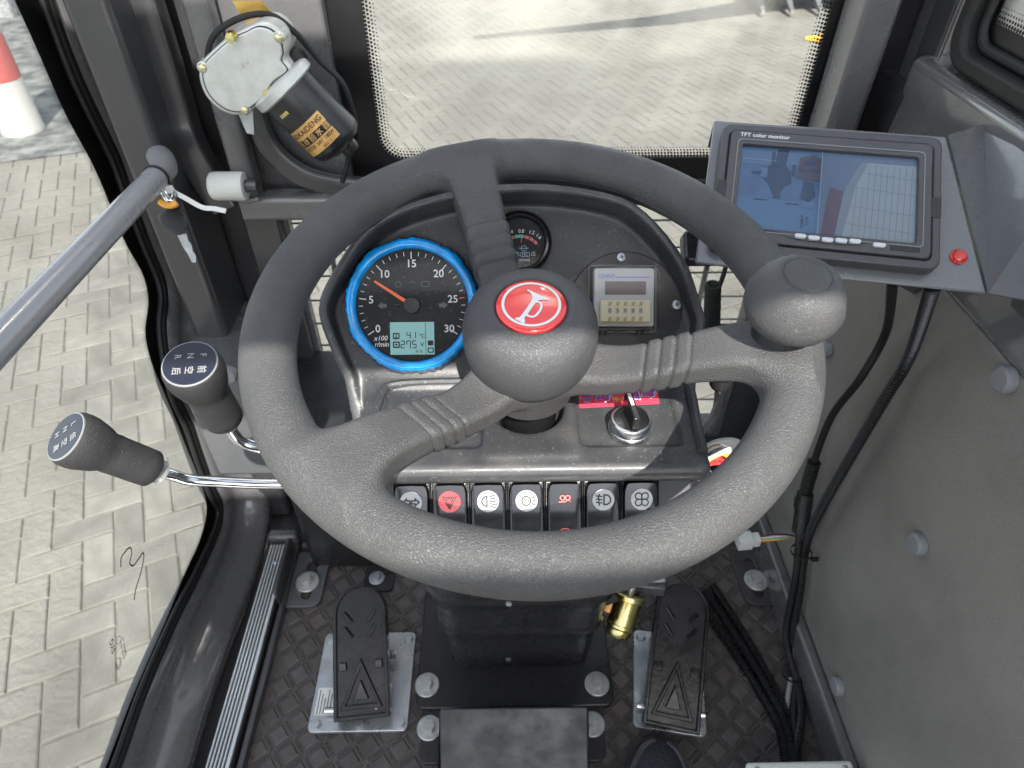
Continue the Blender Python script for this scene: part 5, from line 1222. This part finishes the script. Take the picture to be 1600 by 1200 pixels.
bl_ = ((-0.359, 0.6693, 0.6443), (-0.349, 0.6705, 0.6459), (-0.347, 0.6653, 0.6401), (-0.3435, 0.6624, 0.637), (-0.3422, 0.6576, 0.6317), (-0.3387, 0.6537, 0.6275), (-0.3388, 0.649, 0.6222), (-0.343, 0.6491, 0.6222), (-0.3479, 0.6558, 0.6296), (-0.3527, 0.6606, 0.6349))
bl2 = ((-0.3604, 0.672, 0.6428), (-0.3504, 0.6732, 0.6444), (-0.3484, 0.6679, 0.6386), (-0.3449, 0.665, 0.6354), (-0.3435, 0.6602, 0.6301), (-0.34, 0.6564, 0.6259), (-0.3401, 0.6516, 0.6206), (-0.3444, 0.6517, 0.6206), (-0.3493, 0.6584, 0.628), (-0.3542, 0.6633, 0.6333))
add('key_blade', (list(bl_) + list(bl2), [tuple(range(9, -1, -1)), tuple(range(10, 20))] + [(i, (i + 1) % 10, 10 + (i + 1) % 10, 10 + i) for i in range(10)]), 'zincwhite', ky, smooth=0)
add('orange_tag', tube(spline([(-0.3731, 0.6863, 0.6764), (-0.3675, 0.6839, 0.6738), (-0.3605, 0.6833, 0.6733), (-0.3549, 0.6851, 0.6754)], 6), .0035, 8), 'orange', ky)
for i in range(3): add('key_ring', tube(spline([(-0.3687, 0.698, 0.6895), tuple(Vector((-0.3716, 0.6933, 0.6842)) + Vector((.002 * i, 0, .002 * i))), tuple(Vector((-0.3662, 0.6885, 0.6745)) + Vector((.003 * i, 0, 0))), tuple(Vector((-0.359, 0.6922, 0.6832)) + Vector((.002 * i, 0, 0))), (-0.3645, 0.6988, 0.6905)], 5), .0009, 6), 'chrome', ky)
zt = thing('white_cable_tie', 'white cable tie tail sticking out from the grab bar end', 'cable tie', (-0.3334, 0.6888, 0.6725))
wz = [Vector(a) for a in ((-0.3673, 0.6993, 0.691), (-0.3624, 0.695, 0.6863), (-0.3474, 0.6929, 0.6767), (-0.3292, 0.6859, 0.6694), (-0.3165, 0.6848, 0.6683), (-0.3032, 0.6826, 0.6663))]
add('tail', tube(spline([tuple(a) for a in wz], 6), .0026, prof=[(-1, -.3), (1, -.3), (1, .3), (-1, .3)], ref=(0, -.5, .8)), 'whiteplastic', zt, smooth=0)
add('tie_head', box(wz[1].x - .004, wz[1].x + .004, wz[1].y - .003, wz[1].y + .003, wz[1].z - .004, wz[1].z + .004), 'whiteplastic', zt, bevel=.001)

# =================================================================== right of the dashboard: coil lead, lever, ignition keys, armrest
cl = thing('coiled_lead', 'black coiled lead standing behind the dashboard right edge', 'lead', (0.2424, 0.6053, 0.5312))
ca0, ca1 = Vector((0.251, 0.6693, 0.5725)), Vector((0.2457, 0.6257, 0.5389))
hx = []
axd = (ca1 - ca0); 
for i in range(220):
    t = i / 219; a = t * 2 * math.pi * 14; hx.append(tuple(ca0 + axd * t + Vector((math.cos(a), math.sin(a), 0)) * .0075))
add('coil', tube(hx, .0027, 8), 'rubber', cl)
add('tail', tube(spline([hx[0], (0.2593, 0.6691, 0.5725), (0.2657, 0.6817, 0.5866), (0.2682, 0.6945, 0.6008)], 6), .0028, 8), 'rubber', cl)
add('holder', TR(box(-.022, .022, -.02, .02, -.008, .008), Matrix.Translation((0.2516, 0.619, 0.5316))), 'rubber', cl, bevel=.004)
rl_ = thing('right_lever', 'small bent black lever to the right of the dashboard', 'lever', (0.2017, 0.4766, 0.507))
add('rod', tube(spline([(0.2314, 0.5284, 0.5352), (0.226, 0.5079, 0.5273), (0.2166, 0.492, 0.5244), (0.2022, 0.4763, 0.5217), (0.1894, 0.4631, 0.5217)], 8), .0048, 12), 'gloss', rl_)
add('knob', TR(lathe([(.009, 0), (.0115, .004), (.0115, .014), (.018, .018), (.019, .026), (.018, .05), (.006, .06)], 28), axis_frame((0.2314, 0.5284, 0.5352), (.02, .2, 1))), 'black', rl_)
cp3 = thing('camera_pod', 'black flat pod behind the steering wheel rim below the monitor', 'pod', (0.2263, 0.6475, 0.6374))
add('pod', TR(prism(rrect(.06, .036, .006, 4), -.01, .01), axis_frame((0.2284, 0.646, 0.6359), (0, -.6, .8))), 'black', cp3, bevel=.003)
ig = thing('ignition_keys', 'ignition key with clear head and red tag beside the dashboard', 'keys', (0.1961, 0.41, 0.5525))
add('lock_barrel', TR(lathe([(.011, -.02), (.011, .010), (.009, .012), (.001, .0125)], 28), axis_frame((0.1708, 0.3952, 0.5505), (.5, -.3, .7))), 'black', ig)
ik = axis_frame((0.196, 0.4111, 0.5687), tuple(-Vector((0.3213, 0.6739, -0.7399))))
def ell(a, b, rz, n=28): return [(a * math.cos(2 * math.pi * i / n) * math.cos(rz) - b * math.sin(2 * math.pi * i / n) * math.sin(rz), a * math.cos(2 * math.pi * i / n) * math.sin(rz) + b * math.sin(2 * math.pi * i / n) * math.cos(rz)) for i in range(n)]
add('key_head', TR(prism(ell(.020, .0085, R(32)), -.003, .003), ik), mat('smoky_plastic', (.05, .052, .052), .2, coat=.4), ig, bevel=.002)
add('key_ring', tube([tuple(ik @ Vector((x * 1.0 + .002, y - .010, .004))) for x, y in circ(.013, 28)] + [tuple(ik @ Vector((.015, -.010, .004)))], .0009, 8), 'chrome', ig)
for k, (dz, m_) in enumerate(((0, 'red'), (.006, 'orange'), (-.006, 'red'), (.011, 'whiteplastic'))):
    add('wire', tube(spline([tuple(Vector((0.1818, 0.3961, 0.5667)) + Vector((0, 0, dz * .4))), tuple(Vector((0.1894, 0.3949, 0.573)) + Vector((.002 * k, 0, dz))), tuple(Vector((0.2, 0.3935, 0.5642)) + Vector((0, .002 * k, dz))), tuple(Vector((0.2056, 0.3923, 0.5479)) + Vector((.002 * k, 0, dz * .3)))], 6), .0021, 8), m_, ig)
add('blade', tube([(0.1799, 0.4061, 0.5554), (0.1725, 0.3967, 0.5523)], .004, 6), 'zincwhite', ig)
add('armrest', box(.463, .54, .10, .508, .640, .700), K['wheel'], None, bevel=.012, seg=3, label='black grained armrest end at the right edge of the view', cat='armrest')

# =================================================================== shoe on the floor, pale junction box
sh = thing('shoe', 'dark mesh fabric shoe toe below the right pedal', 'shoe', (0.202, 0.286, 0))
s0v = Vector((0.2101, 0.3616, 0.0357)); back = Vector((0.1722, 0.1735, 0.0204))
fwd = (s0v - back); LS = fwd.length; fwd.normalize(); sdv = fwd.cross(Vector((0, 0, 1))).normalized(); upv = sdv.cross(fwd)
Msh = frame(back, sdv, fwd, upv)
def shoe_vf(kx, kz, lift, n=24, m=26, y1=1.0):
    V, Fc = [], []
    for j in range(m):
        t = y1 * j / (m - 1); y = LS * t; wv = .046 * (1 - max(0, (t - .45) / .55) ** 3.2) ** .5 * kx + .0005; hv = (.055 - .022 * t) * (1 - max(0, (t - .6) / .4) ** 3) ** .5 * kz
        for i in range(n):
            a = 2 * math.pi * i / n; V.append((wv * math.cos(a), y, hv * math.sin(a) + lift))
    for j in range(m - 1):
        for i in range(n): Fc.append((j * n + i, (j + 1) * n + i, (j + 1) * n + (i + 1) % n, j * n + (i + 1) % n))
    return V, Fc
add('upper', TR(shoe_vf(.92, 1.0, 0, y1=.93), Msh), 'gauze', sh, smooth=60)
add('toe_cap', TR(shoe_vf(1.0, .72, -.006), Msh), 'shoe', sh, smooth=60)
for sx in (-1, 1):
    add('welt', TR(tube(spline([(sx * .040, LS * .55, .018), (sx * .036, LS * .72, .020), (sx * .024, LS * .87, .020), (sx * .008, LS * .93, .018)], 6), .0045, 8), Msh), 'shoe', sh)
jb = thing('junction_box', 'pale plastic junction box corner at the bottom edge', 'box', (0.395, 0.298, 0))
ja, jc = (0.305, 0.307, 0.09), (0.437, 0.305, 0.09)
add('case', box(ja[0], jc[0], ja[1] - .12, ja[1], .0, .078), 'whiteplastic', jb, bevel=.004)
add('lid', box(ja[0] - .002, jc[0] + .002, ja[1] - .122, ja[1] + .002, .0785, .09), mat('pale_abs', (.66, .68, .62), .4), jb, bevel=.005, seg=3)
for x in (ja[0] + .010, jc[0] - .010): add('screw', TR(screw_vf(.004)[0], Matrix.Translation((x, ja[1] - .008, .0895))), 'zinc', jb)
